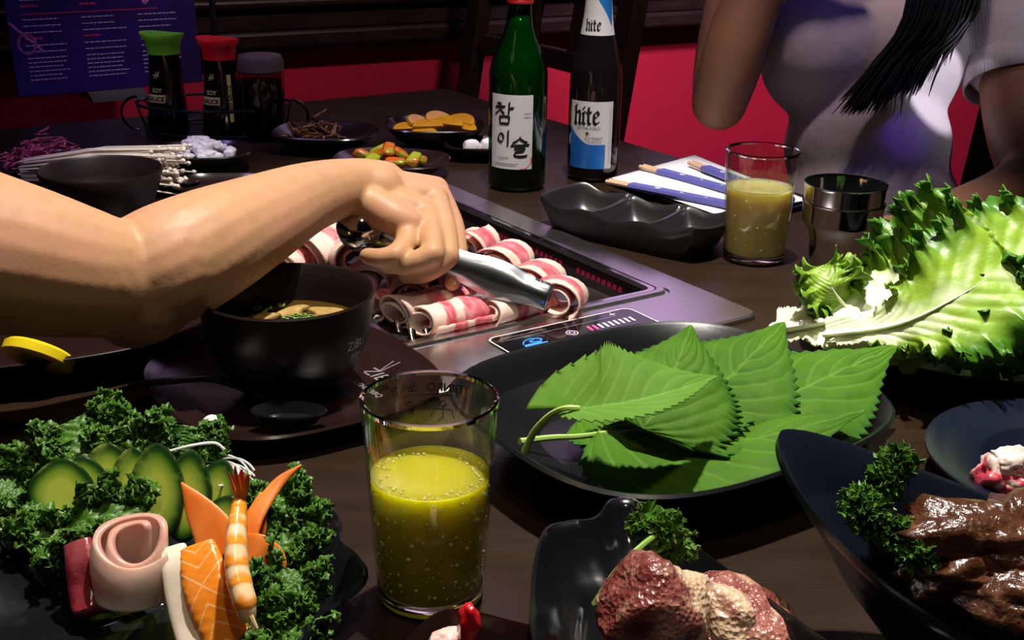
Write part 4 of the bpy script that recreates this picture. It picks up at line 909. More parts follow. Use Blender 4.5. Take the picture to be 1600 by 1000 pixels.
def bl(mb, s, x0, y0, sc):
    x = x0
    for ch, adv in s: nib(mb, LET[ch], .22*sc, 45, 5, sc, (x, y0), .3); x += adv*sc
HW = [('h', .72), ('i', .38), ('t', .46), ('e', .6)]
onb(lambda mb: bl(mb, HW, -.021, .052, .0145), hb, Rh+.0006, a2, .017, blackprint, bt2, 'blackletter_name')
onb(lambda mb: (mb.add([V(v)+V((-.003, .0455, 0)) for v in text2d('EXTRA COLD', .0046)[0]], text2d('EXTRA COLD', .0046)[1]), mb.add([V(v)+V((.004, .0335, 0)) for v in text2d('ICE POINT', .0046)[0]], text2d('ICE POINT', .0046)[1]), mb.add([V(v)+V((.005, .0300, 0)) for v in text2d('FILTRATION', .003)[0]], text2d('FILTRATION', .003)[1])), hb, Rh+.0006, a2, .017, mat('navy_print', (.03, .06, .2), .5), bt2, 'small_print')
onb(lambda mb: nib(mb, [[(-.0022, .0), (.0022, .0)], [(-.0011, -.002), (.0011, .002)], [(-.0011, .002), (.0011, -.002)]], .0006, 30, thin=1, off=(-.004, .041)), hb, Rh+.0006, a2, .017, blackprint, bt2, 'snowflake_emblem')
onb(lambda mb: nib(mb, [[(.0225, .006), (.0225, .070)], [(.0245, .006), (.0245, .070)]], .0004, 0, thin=1), hb, Rh+.0006, a2, .017, dimprint, bt2, 'small_print')
onb(lambda mb: patch2d(mb, -.024, .024, 0, .062, 24, 10, lambda x, y: V((x*hr(.166+y)/.0172, y, 0))), hb, hw, a2, .166, labelw, bt2, 'neck_label')
onb(lambda mb: patch2d(mb, 0, 1, 0, 1, 12, 10, lambda u, v: V((-.020+.040*u, .064-(.052*u**1.3+.002)*(1-v), 0))), hb, lambda z: hr(z)+.0006, a2, .166, labelb, bt2, 'blue_neck_band')
onb(lambda mb: bl(mb, HW, -.0125, .006, .0085), hb, lambda z: hr(z)+.0009, a2, .166, blackprint, bt2, 'blackletter_name')

# ------------------------------------------------------------ soy bottles in the wire caddy, menu
def soy(label, px, py, H, R, capm, zcap, capH, rot, jar=False):
    b = at(px, py, .004); t = thing('sauce_bottle', label, 'bottle', b, 0, 'sauce bottles in the wire caddy')
    MB().lathe([(R*.6, .001), (R, .003), (R*1.0, H*.25), (R*.86, H*.55), (R*.80, H*.80), (R*.72, H)], 40, b).build('body', soym, t, smooth=60)
    cap = MB(); c = b; n = 32; rings = []
    for k, z, ex in ((.80, H-.002, 0), (.80, H+capH*.15, 0), (.88, H+capH*.6, .1), (.98, H+capH*.88, .55), (.95, H+capH, .6), (.4, H+capH*1.02, .3)):
        rg = []
        for j in range(n):
            a = 2*pi*j/n; s = R*k*(1+ex*.55*max(0, cos(a-rot))**5+ex*.45*max(0, -cos(a-rot))**5*.6); rg.append(c+V((s*cos(a), s*sin(a), z+ex*.004*cos(a-rot)**2)))
        rings.append(rg)
    cap.loft(rings); cap.build('pour_cap', capm, t, smooth=50)
    return t, b
s1, b1 = soy('soy sauce bottle with a bright green pouring cap', 266, 208, .106, .0255, greencap, 0, .022, radians(160))
s2, b2 = soy('soy sauce bottle with a red pouring cap', 350, 212, .102, .0255, redcap2, 0, .022, radians(150))
def sR(z, e=.0004): z -= .003; return (.0257 if z < .0265 else .0257-(z-.0265)/.0318*.0036 if z < .0583 else .0221-(z-.0583)/.0265*.0016)+e
for t, b, a in ((s1, b1, radians(-108)), (s2, b2, radians(-110))):
    onb(lambda mb: patch2d(mb, -.0145, .0115, 0, .010, 12, 1), b, lambda z: sR(z), a, .044, yellowp, t, 'label_patch')
    onb(lambda mb: mb.add([V(v)+V((-.0015, .002, 0)) for v in text2d('SAUCE', .0078, .0002)[0]], text2d('SAUCE', .0078, .0002)[1]), b, lambda z: sR(z, .0008), a, .044, blackprint, t, 'lettering')
    onb(lambda mb: mb.add([V(v)+V((0, 0, 0)) for v in text2d('SOY', .0075, .0002)[0]], text2d('SOY', .0075, .0002)[1]), b, lambda z: sR(z), a, .057, yellowp, t, 'lettering')
    onb(lambda mb: nib(mb, [[(-.003, 0), (.001, .008)], [(.0, 0), (.004, .008)], [(-.004, .004), (.004, .003)]], .0010, 40, thin=.8), b, lambda z: sR(z), a, .075, yellowp, t, 'emblem')
onb(lambda mb: (patch2d(mb, 0, .0055, 0, .060, 3, 1)), b2, lambda z: sR(z), radians(-55), .022, yellowp, s2, 'side_strip')
onb(lambda mb: mb.add([V((-v.y+.0045, v.x, 0)) for v in text2d('SOY SAUCE', .0065, .0002)[0]], text2d('SOY SAUCE', .0065, .0002)[1]), b2, lambda z: sR(z, .0008), radians(-55), .052, blackprint, s2, 'lettering')
jb = at(412, 212, .004); jt = thing('sauce_jar', 'clear jar of dark sauce with a pale lid, right of the red-capped bottle', 'jar', jb, 0, None)
MB().lathe([(.020, .001), (.029, .003), (.030, .010), (.030, .080), (.028, .098)], 40, jb, c1=False).build('body', soyglassm, jt); MB().lathe([(.001, .003), (.0285, .005), (.0285, .072), (.001, .072)], 40, jb).build('sauce', soym, jt)
MB().lathe([(.0285, .084), (.0305, .086), (.0300, .100), (.027, .105), (.001, .106)], 40, jb).build('lid', mat('smoky_lid', (.16, .12, .10), .35, trans=.3), jt)
cdp = at(335, 212, 0); cd_ = thing('wire_caddy', 'round black wire caddy holding the sauce bottles', 'caddy', cdp)
for nm, zz, rr in (('hoop', .008, .080), ('hoop', .042, .088)):
    MB().tube([cdp+V((rr*1.15*cos(2*pi*k/40), rr*.75*sin(2*pi*k/40)+.01, zz)) for k in range(41)], .0022, 6).build(nm, wirem, cd_)
for k in range(12):
    a = 2*pi*k/12; a2_ = a+.26
    MB().tube([cdp+V((.092*cos(a), .060*sin(a)+.01, .008)), cdp+V((.097*cos((a+a2_)/2), .063*sin((a+a2_)/2)+.01, .026)), cdp+V((.101*cos(a2_), .066*sin(a2_)+.01, .042))], .0014, 6).build('wire', wirem, cd_)
MB().tube([cdp+V((0, .035, z)) for z in (.0, .05, .1, .19, .2)], .004, 8).build('carry_post', wirem, cd_)
for sx in (-1, 1): MB().tube([cdp+V((sx*(.102+.022*sin(q)), .01, .026-.022*cos(q))) for q in [pi*k/10 for k in range(11)]], .002, 6).build('scroll', wirem, cd_)
cb_ = MB(); cb_.lathe([(.001, .002), (.085, .002), (.085, .004), (.001, .004)], 40, cdp+V((0, .01, 0))); cb_.map(lambda p: V((cdp.x+(p.x-cdp.x)*1.08, cdp.y+.01+(p.y-cdp.y-.01)*.70, p.z))); cb_.build('floor', wirem, cd_) 

mA, mB_ = at(30, 152, .012), at(318, 128, .012); md_ = (mB_-mA); md_.z = 0; ML = md_.length; mx = md_.normalized(); my = V((0, 0, 1)); mn = V((mx.y, -mx.x, 0))
my = (my*1.0+V((-mn.x, -mn.y, 0))*.12).normalized()
men = thing('menu_stand', 'dark blue menu board with pink and white lines, standing behind the bottles', 'menu', V((mA.x, mA.y, T)))
def mp(x, y, n=0.0): return mA+mx*x+my*y+mn*n+mx*(-.09*y*0)
mbd = MB(); mbd.loft([[mp(0, 0, .0), mp(ML, 0, .0), mp(ML, .26, .0), mp(0, .26, .0)], [mp(0, 0, -.004), mp(ML, 0, -.004), mp(ML, .26, -.004), mp(0, .26, -.004)]]); mbd.build('board', menum, men, smooth=0, bevel=.0008)
mbf = MB(); mbf.loft([[mp(ML*.35, -.012, .03), mp(ML*.65, -.012, .03), mp(ML*.65, .0, .0), mp(ML*.35, .0, .0)], [mp(ML*.35, -.012, -.05), mp(ML*.65, -.012, -.05), mp(ML*.65, .002, -.008), mp(ML*.35, .002, -.008)]]); mbf.build('foot', wirem, men, smooth=0)
rm = random.Random(7); tp = MB(); th_ = MB()
for col, x0 in enumerate((.02, .105, .19, .262)):
    y = .022
    while y < .25:
        row = int(y*1000/9); hd = (row % 3 == 2 and y > .08)
        if not (.112 < y < .125) and not (x0 > .15 and y > .12 and x0 < .25) and x0 < ML-.03:
            x = x0; xe = x0+rm.uniform(.045, .068) if not hd else x0+.025; xe = min(xe, ML-.012)
            while x < xe:
                w = rm.uniform(.003, .009); q = th_ if hd else tp; hh = .003 if hd else .0016
                q.poly([mp(x, y, .0006), mp(min(x+w, xe), y, .0006), mp(min(x+w, xe), y+hh, .0006), mp(x, y+hh, .0006)]); x += w+.0014
        y += .0062 if y < .05 else .0092
tag(tp.build('text_rows', menutext, men, smooth=0), kind='stuff'); tag(th_.build('heading_rows', menupink, men, smooth=0), kind='stuff')
gq = MB(); gq.poly([mp(.02, .116, .0006), mp(ML-.06, .116, .0006), mp(ML-.06, .1175, .0006), mp(.02, .1175, .0006)]); gq.build('divider_line', menupink, men, smooth=0)
gq = MB(); nib(gq, [[(.0, .03), (.018, 0)], [(.018, 0), (.075, .055)], [(.0, .03), (.05, .036)]], .004, 50, thin=1); gq.map(lambda p: mp(.185+p.x, .125+p.y, .0008)); gq.build('pink_triangle', mat('menu_mauve', (.42, .14, .34), .5), men, smooth=0)
gq = MB(); nib(gq, [[(.012*cos(t), .014*sin(t)) for t in [k*pi/8 for k in range(17)]], [(-.02, .03), (.02, -.01)]], .003, 50, 3, thin=1); gq.map(lambda p: mp(.022+p.x, .075+p.y, .0008)); gq.build('bowl_drawing', bpy.data.materials['menu_mauve'], men, smooth=0)

# ------------------------------------------------------------ rolled meat slices on the grill
def roll(label, px, py, h, ang, L, r, turns=1.25, seed=0, tilt=0, flare=.12):
    """thin marbled slice rolled up; its axis runs along ang (world), fat bands cross the axis"""
    c = at(px, py, h+.006); L *= 1.08; r *= 1.15; nt = int(36*turns); nl = 30; vs = []; fat = []
    R = Matrix.Rotation(ang, 3, 'Z') @ Matrix.Rotation(tilt, 3, 'Y'); ed = [(seed*1.37+.3) % 1*.3-.75, -.35+(seed*.77 % .3), .05+(seed*.53 % .2), .42+(seed*.31 % .25)]
    for i in range(nt+1):
        u = i/nt; th = 1.1+u*2*pi*turns*1.75+seed; rr = r*(1-.62*u)
        for j in range(nl+1):
            w = -1+2*j/nl; wav = 1+.10*nz((u*4, w*2, seed))+flare*w*w*sin(th+seed)
            x = w*L/2*(1+.10*nz((u*3, seed, 2.2)))+.004*sin(th*1.0+seed)*w
            vs.append(c+R @ V((x, rr*wav*1.12*cos(th), rr*wav*.88*sin(th)+.0012*nz((u*9, w*5, seed)))))
            q = w+.34*nz((u*3.0, w*2.4, seed*2+5))+.06*nz((u*14, w*8, seed)); f = .0
            for e0, e1 in (((-1.3, ed[0]+.12), (ed[1]+.2, ed[1]+.45), (ed[3]+.3, 1.5)) if L > .045 else ((-1.3, -.55+ed[2]*.5), (.45+ed[2], 1.5))): f = max(f, sst(e0-.10, e0+.06, q)*(1-sst(e1-.06, e1+.10, q)))
            fat.append(max(f, .32+.3*nz((u*14, w*10, seed))))
    fs = [(i*(nl+1)+j, (i+1)*(nl+1)+j, (i+1)*(nl+1)+j+1, i*(nl+1)+j+1) for i in range(nt) for j in range(nl)]
    mb = MB(); mb.add(vs, fs, fat=fat)
    return tag(mb.build('rolled_meat_slice', meatm, solid=.0015, smooth=180, loc=c), label, 'meat', 'rolled meat slices on the grill')
E1 = radians(34)
for a in [
    (675, 474, .008, E1+.10, .066, .0150, 1.3, 1, 0, .1, 'banded meat roll left of the frontmost roll, its open white end facing the soup bowl'),
    (714, 491, .006, E1+.05, .060, .0145, 1.2, 2, 0, .1, 'frontmost meat roll, nearest the slots of the grill pan'),
    (812, 478, .006, E1+.15, .062, .0135, 1.1, 3, 0, .1, 'lumpy meat roll at the front edge directly under the tongs tip'),
    (872, 466, .008, E1+.75, .032, .0190, 1.15, 4, .1, .1, 'rightmost meat roll, its rounded pale side facing the pan corner'),
    (836, 440, .010, E1+.6, .036, .0165, 1.15, 5, .1, .1, 'meat roll behind the tongs tip, next to the rightmost roll'),
    (786, 414, .012, E1+.6, .040, .0165, 1.2, 6, .1, .1, 'meat roll behind the middle of the tongs'),
    (735, 388, .014, E1+.6, .040, .0180, 1.2, 7, .1, .1, 'meat roll behind the fingertips, farthest back on the right'),
    (735, 462, .004, E1+.3, .050, .0130, 1.2, 8, 0, .1, 'meat roll lying below the fingertip, partly under the tongs'),
    (640, 440, .010, E1+1.1, .056, .0150, 1.2, 9, -.1, .1, 'pale meat roll standing steeply between the soup bowl and the fingers'),
    (583, 432, .008, E1+.9, .062, .0180, 1.0, 10, .1, .18, 'wide folded meat slice right behind the soup bowl'),
    (553, 398, .012, E1+1.2, .060, .0185, .95, 11, .15, .2, 'folded meat slice below the rounded tongs end'),
    (520, 385, .014, E1+.2, .046, .0190, 1.1, 12, -.2, .2, 'tallest meat roll at the left with a dark open end'),
    (476, 405, .004, E1+.4, .050, .0120, 1.0, 13, 0, .2, 'leftmost meat roll, low on the grill beside the forearm'),
    (690, 425, .008, E1+.6, .056, .0140, 1.1, 14, 0, .1, 'meat roll directly below the curled fingers'),
    (600, 470, .000, E1+.2, .040, .0120, 1.0, 15, 0, .15, 'low meat roll between the soup bowl rim and the banded rolls')]:
    roll(a[-1], *a[:-1])
fm = MB(); c = at(752, 512, -.010); vs = []; fat = []
for i in range(31):
    for j in range(17):
        u = -1+i/15; v = -1+j/8; x = .036*u; y = .015*v*(1-.3*u*u); vs.append(c+Matrix.Rotation(E1, 3, 'Z') @ V((x, y, .003+.004*nz((u*2, v*2, 3))))); fat.append(.5*sst(-.3, -.1, v-u*.5)*(1-sst(.1, .3, v-u*.5))+.3+.2*nz((u*5, v*4, 1)))
fm.add(vs, [(i*17+j, (i+1)*17+j, (i+1)*17+j+1, i*17+j+1) for i in range(30) for j in range(16)], fat=fat)
tag(fm.build('flat_meat_slice', meatm, solid=.0022, smooth=180, loc=c), 'flat unrolled meat slice lying at the front edge of the pan', 'meat', 'rolled meat slices on the grill')

# ------------------------------------------------------------ tongs
tg = thing('tongs', 'stainless steel tongs held over the meat, serrated tip to the right', 'tongs', cz(640, 385, .965))
TA, TB = cz(560, 356, .975), cz(858, 466, .950)
tdir = (TB-TA).normalized(); tup = RT.cross(tdir); tside = tdir.cross(UP).normalized(); tupp = tside.cross(tdir).normalized()
if tupp.z < 0: tupp = -tupp
def arm_(sgn, name):
    mb = MB(); LT = (TB-TA).length; rings = []; K = 12
    prof = [(.06, .008, .001), (.12, .0125, .006), (.25, .0115, .008), (.55, .0120, .008), (.68, .0150, .007), (.78, .0148, .006), (.87, .0118, .005), (.93, .0108, .005), (.99, .0106, .004), (1.0, .0100, .003)]
    def cs(s, w, gap):
        c = TA+tdir*(LT*s)+tside*sgn*gap; o = []
        for k in range(K+1): a = -1+2*k/K; o.append(c+tupp*w*a+tside*sgn*.005*(1-a*a))
        for k in range(K, -1, -1): a = -1+2*k/K; o.append(c+tupp*w*a+tside*sgn*(.005*(1-a*a)-.0012))
        return o
    S = cr([(s, w, g) for s, w, g in prof], 50)
    for s, w, g in S: rings.append(cs(s, w, g))
    mb.loft(rings); mb.build(name, tongsm, tg, smooth=50)
    for k in range(14):
        s = .74+.018*k
        if .74 <= s < 1: p = TA+tdir*(LT*s)+tside*sgn*.004+tupp*(.0128 if s < .84 else .0098); MB().box(p, (.0022, .0016, .0030), ax=Matrix((tdir, tside, tupp)).transposed() @ Matrix.Rotation(.6, 3, 'Y')).build('tooth', tongsm, tg, smooth=0)
arm_(-1, 'arm'); arm_(1, 'arm')
bb = MB(); bx_ = Matrix((tdir, tside, tupp)).transposed(); bb.ell(TA+tdir*.002, (.0200, .0185, .0185), bx_, 32, 20); bb.build('rounded_end', chrome, tg, smooth=180)
hb_ = MB(); hb_.ell(TA+tdir*.03, (.022, .0125, .0125), bx_, 20, 12); hb_.build('grip', blackplastic, tg, smooth=180)

# ------------------------------------------------------------ person reaching in with the tongs
def body(name, chains, ells, m, parent, voxel, sm):
    mb = MB()
    for pts, rs in chains: mb.chain(pts, rs, 20, 5)
    for c, r, R in ells: mb.ell(c, r, R, 20, 14)
    return mb.build(name, m, parent, remesh=voxel, sm=sm)
p1 = thing('person', 'person reaching in from the left with a bare arm, holding tongs', 'person', cz(0, 397, .72))
wr = cz(553, 291, .978)
ch = [
 ([cz(-520, 330, .66), cz(-200, 365, .69), cz(0, 400, .72), cz(120, 425, .745), cz(196, 440, .77)], [.062, .056, .0475, .041, .036]),
 ([cz(196, 440, .77), cz(222, 450, .775)], [.036, .036]),
 ([cz(196, 452, .775), cz(207, 482, .790)], [.033, .0265]),
 ([cz(196, 440, .77), cz(262, 413, .780), cz(330, 381, .803), cz(400, 347, .848), cz(470, 313, .910), cz(520, 297, .955), wr], [.036, .0395, .0375, .0330, .0275, .0243, .0225]),
 ([cz(520, 297, .962), wr, cz(590, 297, .985)], [.0240, .0220, .0215]),
 ([cz(520, 290, .985), cz(558, 283, 1.0), cz(600, 285, 1.01)], [.020, .019, .018]),
]
kn = {'i': cz(680, 297, 1.022), 'm': cz(678, 309, 1.002), 'r': cz(664, 334, .982), 'p': cz(640, 352, .964)}
for k, w_, r0, r1 in (('i', cz(572, 290, 1.0), .0155, .0120), ('m', cz(572, 295, .990), .0165, .0120), ('r', cz(570, 302, .980), .0165, .0120), ('p', cz(540, 301, .970), .0160, .0125)):
    a, b = w_, kn[k]; ch.append(([a, a.lerp(b, .5), b], [r0, r0*.5+r1*.55, r1]))
ch.append(([cz(548, 306, .970), cz(585, 322, .964), cz(615, 340, .960), cz(640, 350, .960)], [.0145, .0145, .0145, .0120]))
ch += [
 ([kn['i'], cz(706, 350, 1.0), cz(714, 392, .980)], [.0115, .0100, .0088]), ([cz(714, 392, .980), cz(713, 420, .967), cz(706, 442, .958)], [.0088, .0080, .0068]),
 ([kn['m'], cz(694, 360, .972), cz(700, 400, .950)], [.0115, .0105, .0095]), ([cz(700, 400, .950), cz(668, 424, .945), cz(636, 430, .950)], [.0095, .0085, .0072]),
 ([kn['r'], cz(673, 368, .955), cz(676, 397, .932)], [.0115, .0100, .0092]), ([cz(676, 397, .932), cz(640, 412, .932), cz(606, 414, .940)], [.0092, .0084, .0072]),
 ([kn['p'], cz(634, 380, .946), cz(618, 399, .930)], [.0110, .0092, .0085]), ([cz(618, 399, .930), cz(596, 403, .932), cz(574, 400, .942)], [.0085, .0078, .0066]),
 ([cz(585, 300, 1.02), cz(640, 340, 1.035), cz(680, 375, 1.020), cz(700, 392, 1.0)], [.0150, .0125, .0105, .0085]),
]
b1_ = body('body', ch, [], skin, p1, .0017, 10)
# short sleeve far up the arm, outside the picture
slv = MB(); A0, A1 = cz(-520, 330, .66), cz(-260, 358, .685); slv.tube([A0+(A0-A1)*.3, A0, A1], [.078, .074, .068], 28, c0=False, c1=False); slv.build('sleeve', mat('dark_shirt', (.02, .02, .025), .8), p1, solid=.003)

# ------------------------------------------------------------ woman across the table
p2 = thing('person', 'person in a white ribbed T-shirt with long black hair, seated across the table', 'person', (.52, 1.72, T-.33))
Wc = lambda px, py, d: cz(px, py, d)
sh = MB()
for c, r in [(Wc(1360, 330, 1.60), (.118, .088, .10)), (Wc(1355, 230, 1.60), (.110, .088, .10)), (Wc(1350, 90, 1.62), (.125, .095, .10)), (Wc(1345, -60, 1.64), (.145, .090, .10)), (Wc(1350, -190, 1.66), (.150, .075, .07)),
             (Wc(1280, 85, 1.575), (.078, .070, .085)), (Wc(1410, 100, 1.585), (.080, .070, .085)), (Wc(1370, 480, 1.62), (.135, .10, .12))]: sh.ell(c, r, None, 28, 18)
sh.chain([Wc(1500, -170, 1.64), Wc(1562, -60, 1.60), Wc(1582, 90, 1.56)], [.060, .062, .060]); sh.chain([Wc(1235, -190, 1.64), Wc(1190, -110, 1.60)], [.060, .057])
shirt = sh.build('shirt', shirtm, p2, remesh=.005, sm=40)
cuff = MB(); cA, cB = Wc(1580, 96, 1.56), Wc(1584, 134, 1.55); cuff.tube([cA, cA.lerp(cB, .5), cB], [.0590, .0605, .0600], 40, c0=False, c1=False); cuff.build('sleeve_cuff', shirtm, p2, solid=.003)
wch = [
 ([Wc(1560, -60, 1.60), Wc(1584, 60, 1.56), Wc(1596, 190, 1.52), Wc(1612, 280, 1.46)], [.050, .048, .045, .036]),
 ([Wc(1612, 280, 1.46), Wc(1560, 318, 1.42), Wc(1470, 345, 1.375), Wc(1415, 362, 1.345)], [.037, .038, .029, .021]),
 ([Wc(1205, -150, 1.62), Wc(1165, -20, 1.56), Wc(1140, 90, 1.51), Wc(1124, 160, 1.49)], [.048, .047, .043, .034]),
 ([Wc(1124, 160, 1.49), Wc(1150, 70, 1.45), Wc(1190, -40, 1.44), Wc(1225, -140, 1.45), Wc(1240, -180, 1.46)], [.034, .037, .032, .022, .020]),
 ([Wc(1370, -210, 1.66), Wc(1375, -300, 1.62)], [.050, .048]),
]
def hand(w, f, n, ln=.085, curl=.5, thumb=1):
    """palm and five fingers: w wrist, f direction of the fingers, n back-of-hand normal"""
    f = f.normalized(); n = (n-f*n.dot(f)).normalized(); s = f.cross(n)*thumb; out = []
    for k, (o, l, r) in enumerate(((.030, .92, .0078), (.010, 1.0, .008), (-.010, .95, .0078), (-.029, .78, .0068))):
        k0 = w+f*ln*(.98-.03*abs(k-1))+s*o; out.append(([w+s*o*.5, w+f*ln*.5+s*o*.9, k0], [.0165, .0135, .0095]))
        a = k0; d = f
        for j, q in enumerate((.042, .026, .020)):
            d = (d*cos(curl*(.6+.3*j))-n*sin(curl*(.6+.3*j))).normalized(); n2 = d; b = a+d*q*l; out.append(([a, b], [r*(1.05-.1*j), r*(.97-.1*j)])); a = b
    t0 = w+s*.022+f*.018-n*.004; t1 = t0+(s*.8+f*.7-n*.4).normalized()*.036; t2 = t1+(s*.2+f-n*.4).normalized()*.030; t3 = t2+(f-n*.5-s*.1).normalized()*.024
    out += [([t0, t1], [.0155, .0115]), ([t1, t2], [.0110, .0098]), ([t2, t3], [.0095, .0080])]
    return out
wch += hand(Wc(1415, 364, 1.345), V((-1, -.05, -.05)), V((0, 0, 1)), curl=.25, thumb=-1)
wch += hand(Wc(1240, -180, 1.46), V((.55, .1, 1)), V((-.8, -.5, .3)), curl=.55)
hc = Wc(1378, -400, 1.60)
b2_ = body('body', wch, [(hc, (.072, .088, .100), None), (hc+V((0, -.025, -.045)), (.050, .058, .058), None), (hc+V((0, -.092, -.015)), (.010, .014, .018), None), (hc+V((-.074, 0, -.01)), (.008, .018, .028), None), (hc+V((.074, 0, -.01)), (.008, .018, .028), None)], skin2, p2, .0035, 5)
for sx in (-.031, .031):
    MB().ell(hc+V((sx, -.082, .008)), (.0125, .006, .006)).build('eye', paperm, p2); MB().ell(hc+V((sx, -.0865, .008)), (.005, .003, .005)).build('iris', hairm, p2)
MB().ell(hc+V((0, -.088, -.050)), (.022, .007, .007)).build('mouth', mat('lips', (.4, .12, .1), .4), p2)
hm = MB(); rh = random.Random(12)
cap_ = MB(); cap_.ell(hc+V((0, .018, .022)), (.084, .090, .096), None, 32, 20); cap_.build('hair_cap', hairm, p2)
def lock(top, mid, tip_, n, spread, r0):
    for k in range(n):
        a, b = rh.gauss(0, 1), rh.gauss(0, 1); q = rh.uniform(.80, 1.06)
        o = V((a*spread, b*spread*.5, 0)); o2 = o*.8+V((rh.gauss(0, .004), 0, 0)); tp_ = V(mid).lerp(V(tip_), q)+o*.75+V((rh.gauss(0, .003), rh.gauss(0, .003), 0))
        pts = [V(top[0])+o*.9, V(top[1])+o, V(mid)+o2, V(mid).lerp(tp_, .6)+o*.15, tp_]
        hm.tube(cr(pts, 16), [r0*(1-.9*(j/15)**2.5) for j in range(16)], 5, flat=.5, up=(0, 1, 0))
lock((hc+V((.06, .0, .06)), Wc(1480, -190, 1.50)), Wc(1462, 10, 1.475), Wc(1345, 172, 1.47), 230, .017, .0034)
lock((hc+V((.065, .0, .05)), Wc(1490, -170, 1.50)), Wc(1475, 20, 1.475), Wc(1395, 148, 1.475), 150, .016, .0032)
lock((hc+V((.065, .01, .05)), Wc(1490, -150, 1.52)), Wc(1500, 0, 1.49), Wc(1450, 108, 1.49), 90, .013, .0022)
lock((hc+V((-.06, .03, .06)), Wc(1300, -250, 1.66)), Wc(1290, -160, 1.72), Wc(1290, -20, 1.78), 120, .02, .003)
hm.build('long_hair', hairm, p2, smooth=180)
# her trousers below the table edge
MB().chain([Wc(1330, 520, 1.62), Wc(1310, 500, 1.62)+V((0, -.25, -.12))], [.085, .075]).chain([Wc(1420, 520, 1.62), Wc(1430, 500, 1.62)+V((0, -.25, -.12))], [.085, .075]).build('trousers', mat('dark_trousers', (.015, .015, .02), .9), p2, remesh=.012, sm=4)

# ------------------------------------------------------------ chairs
def chair(label, a, b0, b1, rz=0):
    t = thing('dining_chair', label, 'chair', G(a, (b0+b1)/2, -T), 0, 'dark wooden chairs on the far side')
    out = -AXA
    def C_(b, z, lean=.0): return V((0, 0, 0))+G(a, b, 0)*1.0+V((0, 0, z-0))+out*(lean)
    def zl(z): return max(0, (z+.30))*.16
    for b in (b0, b1):
        mb = MB(); Q = [(-T, 0), (-.30, 0), (.0, zl(.0)), (.20, zl(.20)), (.30, zl(.30))]
        mb.loft([[C_(b, z, l)+AXB*x+out*y for x, y in ((-.020, -.014), (.020, -.014), (.020, .014), (-.020, .014))] for z, l in Q]); mb.build('post', darkwood, t, smooth=0, bevel=.003)
    def rail(z0, z1, nm):
        mb = MB(); mb.loft([[C_(b0+(b1-b0)*k/8, z, zl(z)+.02*sin(pi*k/8)+y) for z, y in ((z0, -.008), (z1, -.008), (z1, .008), (z0, .008))] for k in range(9)]); mb.build(nm, darkwood, t, smooth=30, bevel=.002)
    rail(.030, .062, 'rail'); rail(.145, .21, 'rail'); rail(.235, .30, 'top_rail')
    for f in (.33, .66):
        mb = MB(); b = b0+(b1-b0)*f; mb.loft([[C_(b, z, zl(z)+.017)+AXB*x+out*y for x, y in ((-.022, -.006), (.022, -.006), (.022, .006), (-.022, .006))] for z in (.05, .15, .25)]); mb.build('slat', darkwood, t, smooth=0, bevel=.002)
    sb_ = MB(); sb_.loft([[G(a+da, b, z) for da, b in ((-.01, b0), (.38, b0-.0), (.38, b1), (-.01, b1))] for z in (-.31, -.28)]); sb_.build('seat', darkwood, t, smooth=0, bevel=.008)
    for b in (b0+.02, b1-.02):
        MB().box(G(a+.36, b, -.53), (.035, .035, .44), E1).build('leg', darkwood, t, smooth=0, bevel=.003)
    return t
chair('dark wooden chair with an open slatted back, behind the two bottles', -.43, .80, 1.22)
chair('dark wooden chair the person in the white shirt sits on, hidden behind them', -.80, .02, .40)

# ------------------------------------------------------------ side dishes at the back of the table
def small_dish(label, px, py, rx, ry, h, rot=0, e=2.4, m=None, name='side_dish'):
    b = at(px, py, 0); o = dish(name, m or brownlac, outline_super(rx, ry, 56, e, rot), [(.02, .001), (.45, 0), (.5, .003), (.78, h*.45), (.96, h*.9), (1, h), (.98, h+.0015), (.95, h), (.78, h*.55), (.55, .008), (.3, .005), (.02, .005)], loc=b)
    tag(o, label, 'dish', 'small side dishes at the back'); return b
d1 = small_dish('dark side dish piled with white radish, beside the sauce caddy', 312, 266, .062, .050, .024, .2, 3)
d2 = small_dish('dark side dish of brown glazed topping, right of the sauce caddy', 510, 234, .066, .056, .024, -.1, 3)
d3 = small_dish('dark side dish of yellow pickles, left of the green bottle', 680, 230, .064, .055, .030, .1, 3)
d4 = small_dish('dark side dish of orange and green pickled cucumber behind the wrist', 612, 274, .068, .052, .020, -.1, 3)
d5 = small_dish('dark side dish with two white lumps, half hidden behind the green bottle', 750, 246, .045, .040, .018, 0, 3)
d6 = small_dish('dark side dish of pickled red onion at the far left', 78, 276, .075, .055, .018, .1, 3)
d7 = small_dish('empty dark side dish just behind the forearm, below the white radish', 350, 308, .052, .040, .016, .1, 3)
rd = random.Random(21)
def chunk(name, m, c, s, rn, label, cat, group):
    mb = MB(); R = Matrix.Rotation(rn.uniform(0, 3), 3, 'Z') @ Matrix.Rotation(rn.uniform(-.5, .5), 3, 'X') @ Matrix.Rotation(rn.uniform(-.5, .5), 3, 'Y')
    mb.box((0, 0, 0), s, ax=Matrix.Identity(3)); mb.map(lambda p: c+R @ V((p.x*(1+.3*rn.uniform(-1, 1)), p.y*(1+.3*rn.uniform(-1, 1)), p.z*(1+.3*rn.uniform(-1, 1))))); return tag(mb.build(name, m, smooth=60, bevel=.0028 if s[0] < .0135 else .0036, loc=c), label, cat, group)
for k in range(46):
    r = sqrt(rd.random()); a = rd.uniform(0, 2*pi); c = d1+V((.042*r*cos(a), .028*r*sin(a), .016+.022*(1-r)*rd.uniform(.5, 1)+.003))
    chunk('radish_piece', radm, c, (.013, .011, .010), rd, 'small white pickled radish piece in the heap beside the sauce caddy', 'radish', 'white radish pieces in the side dish')
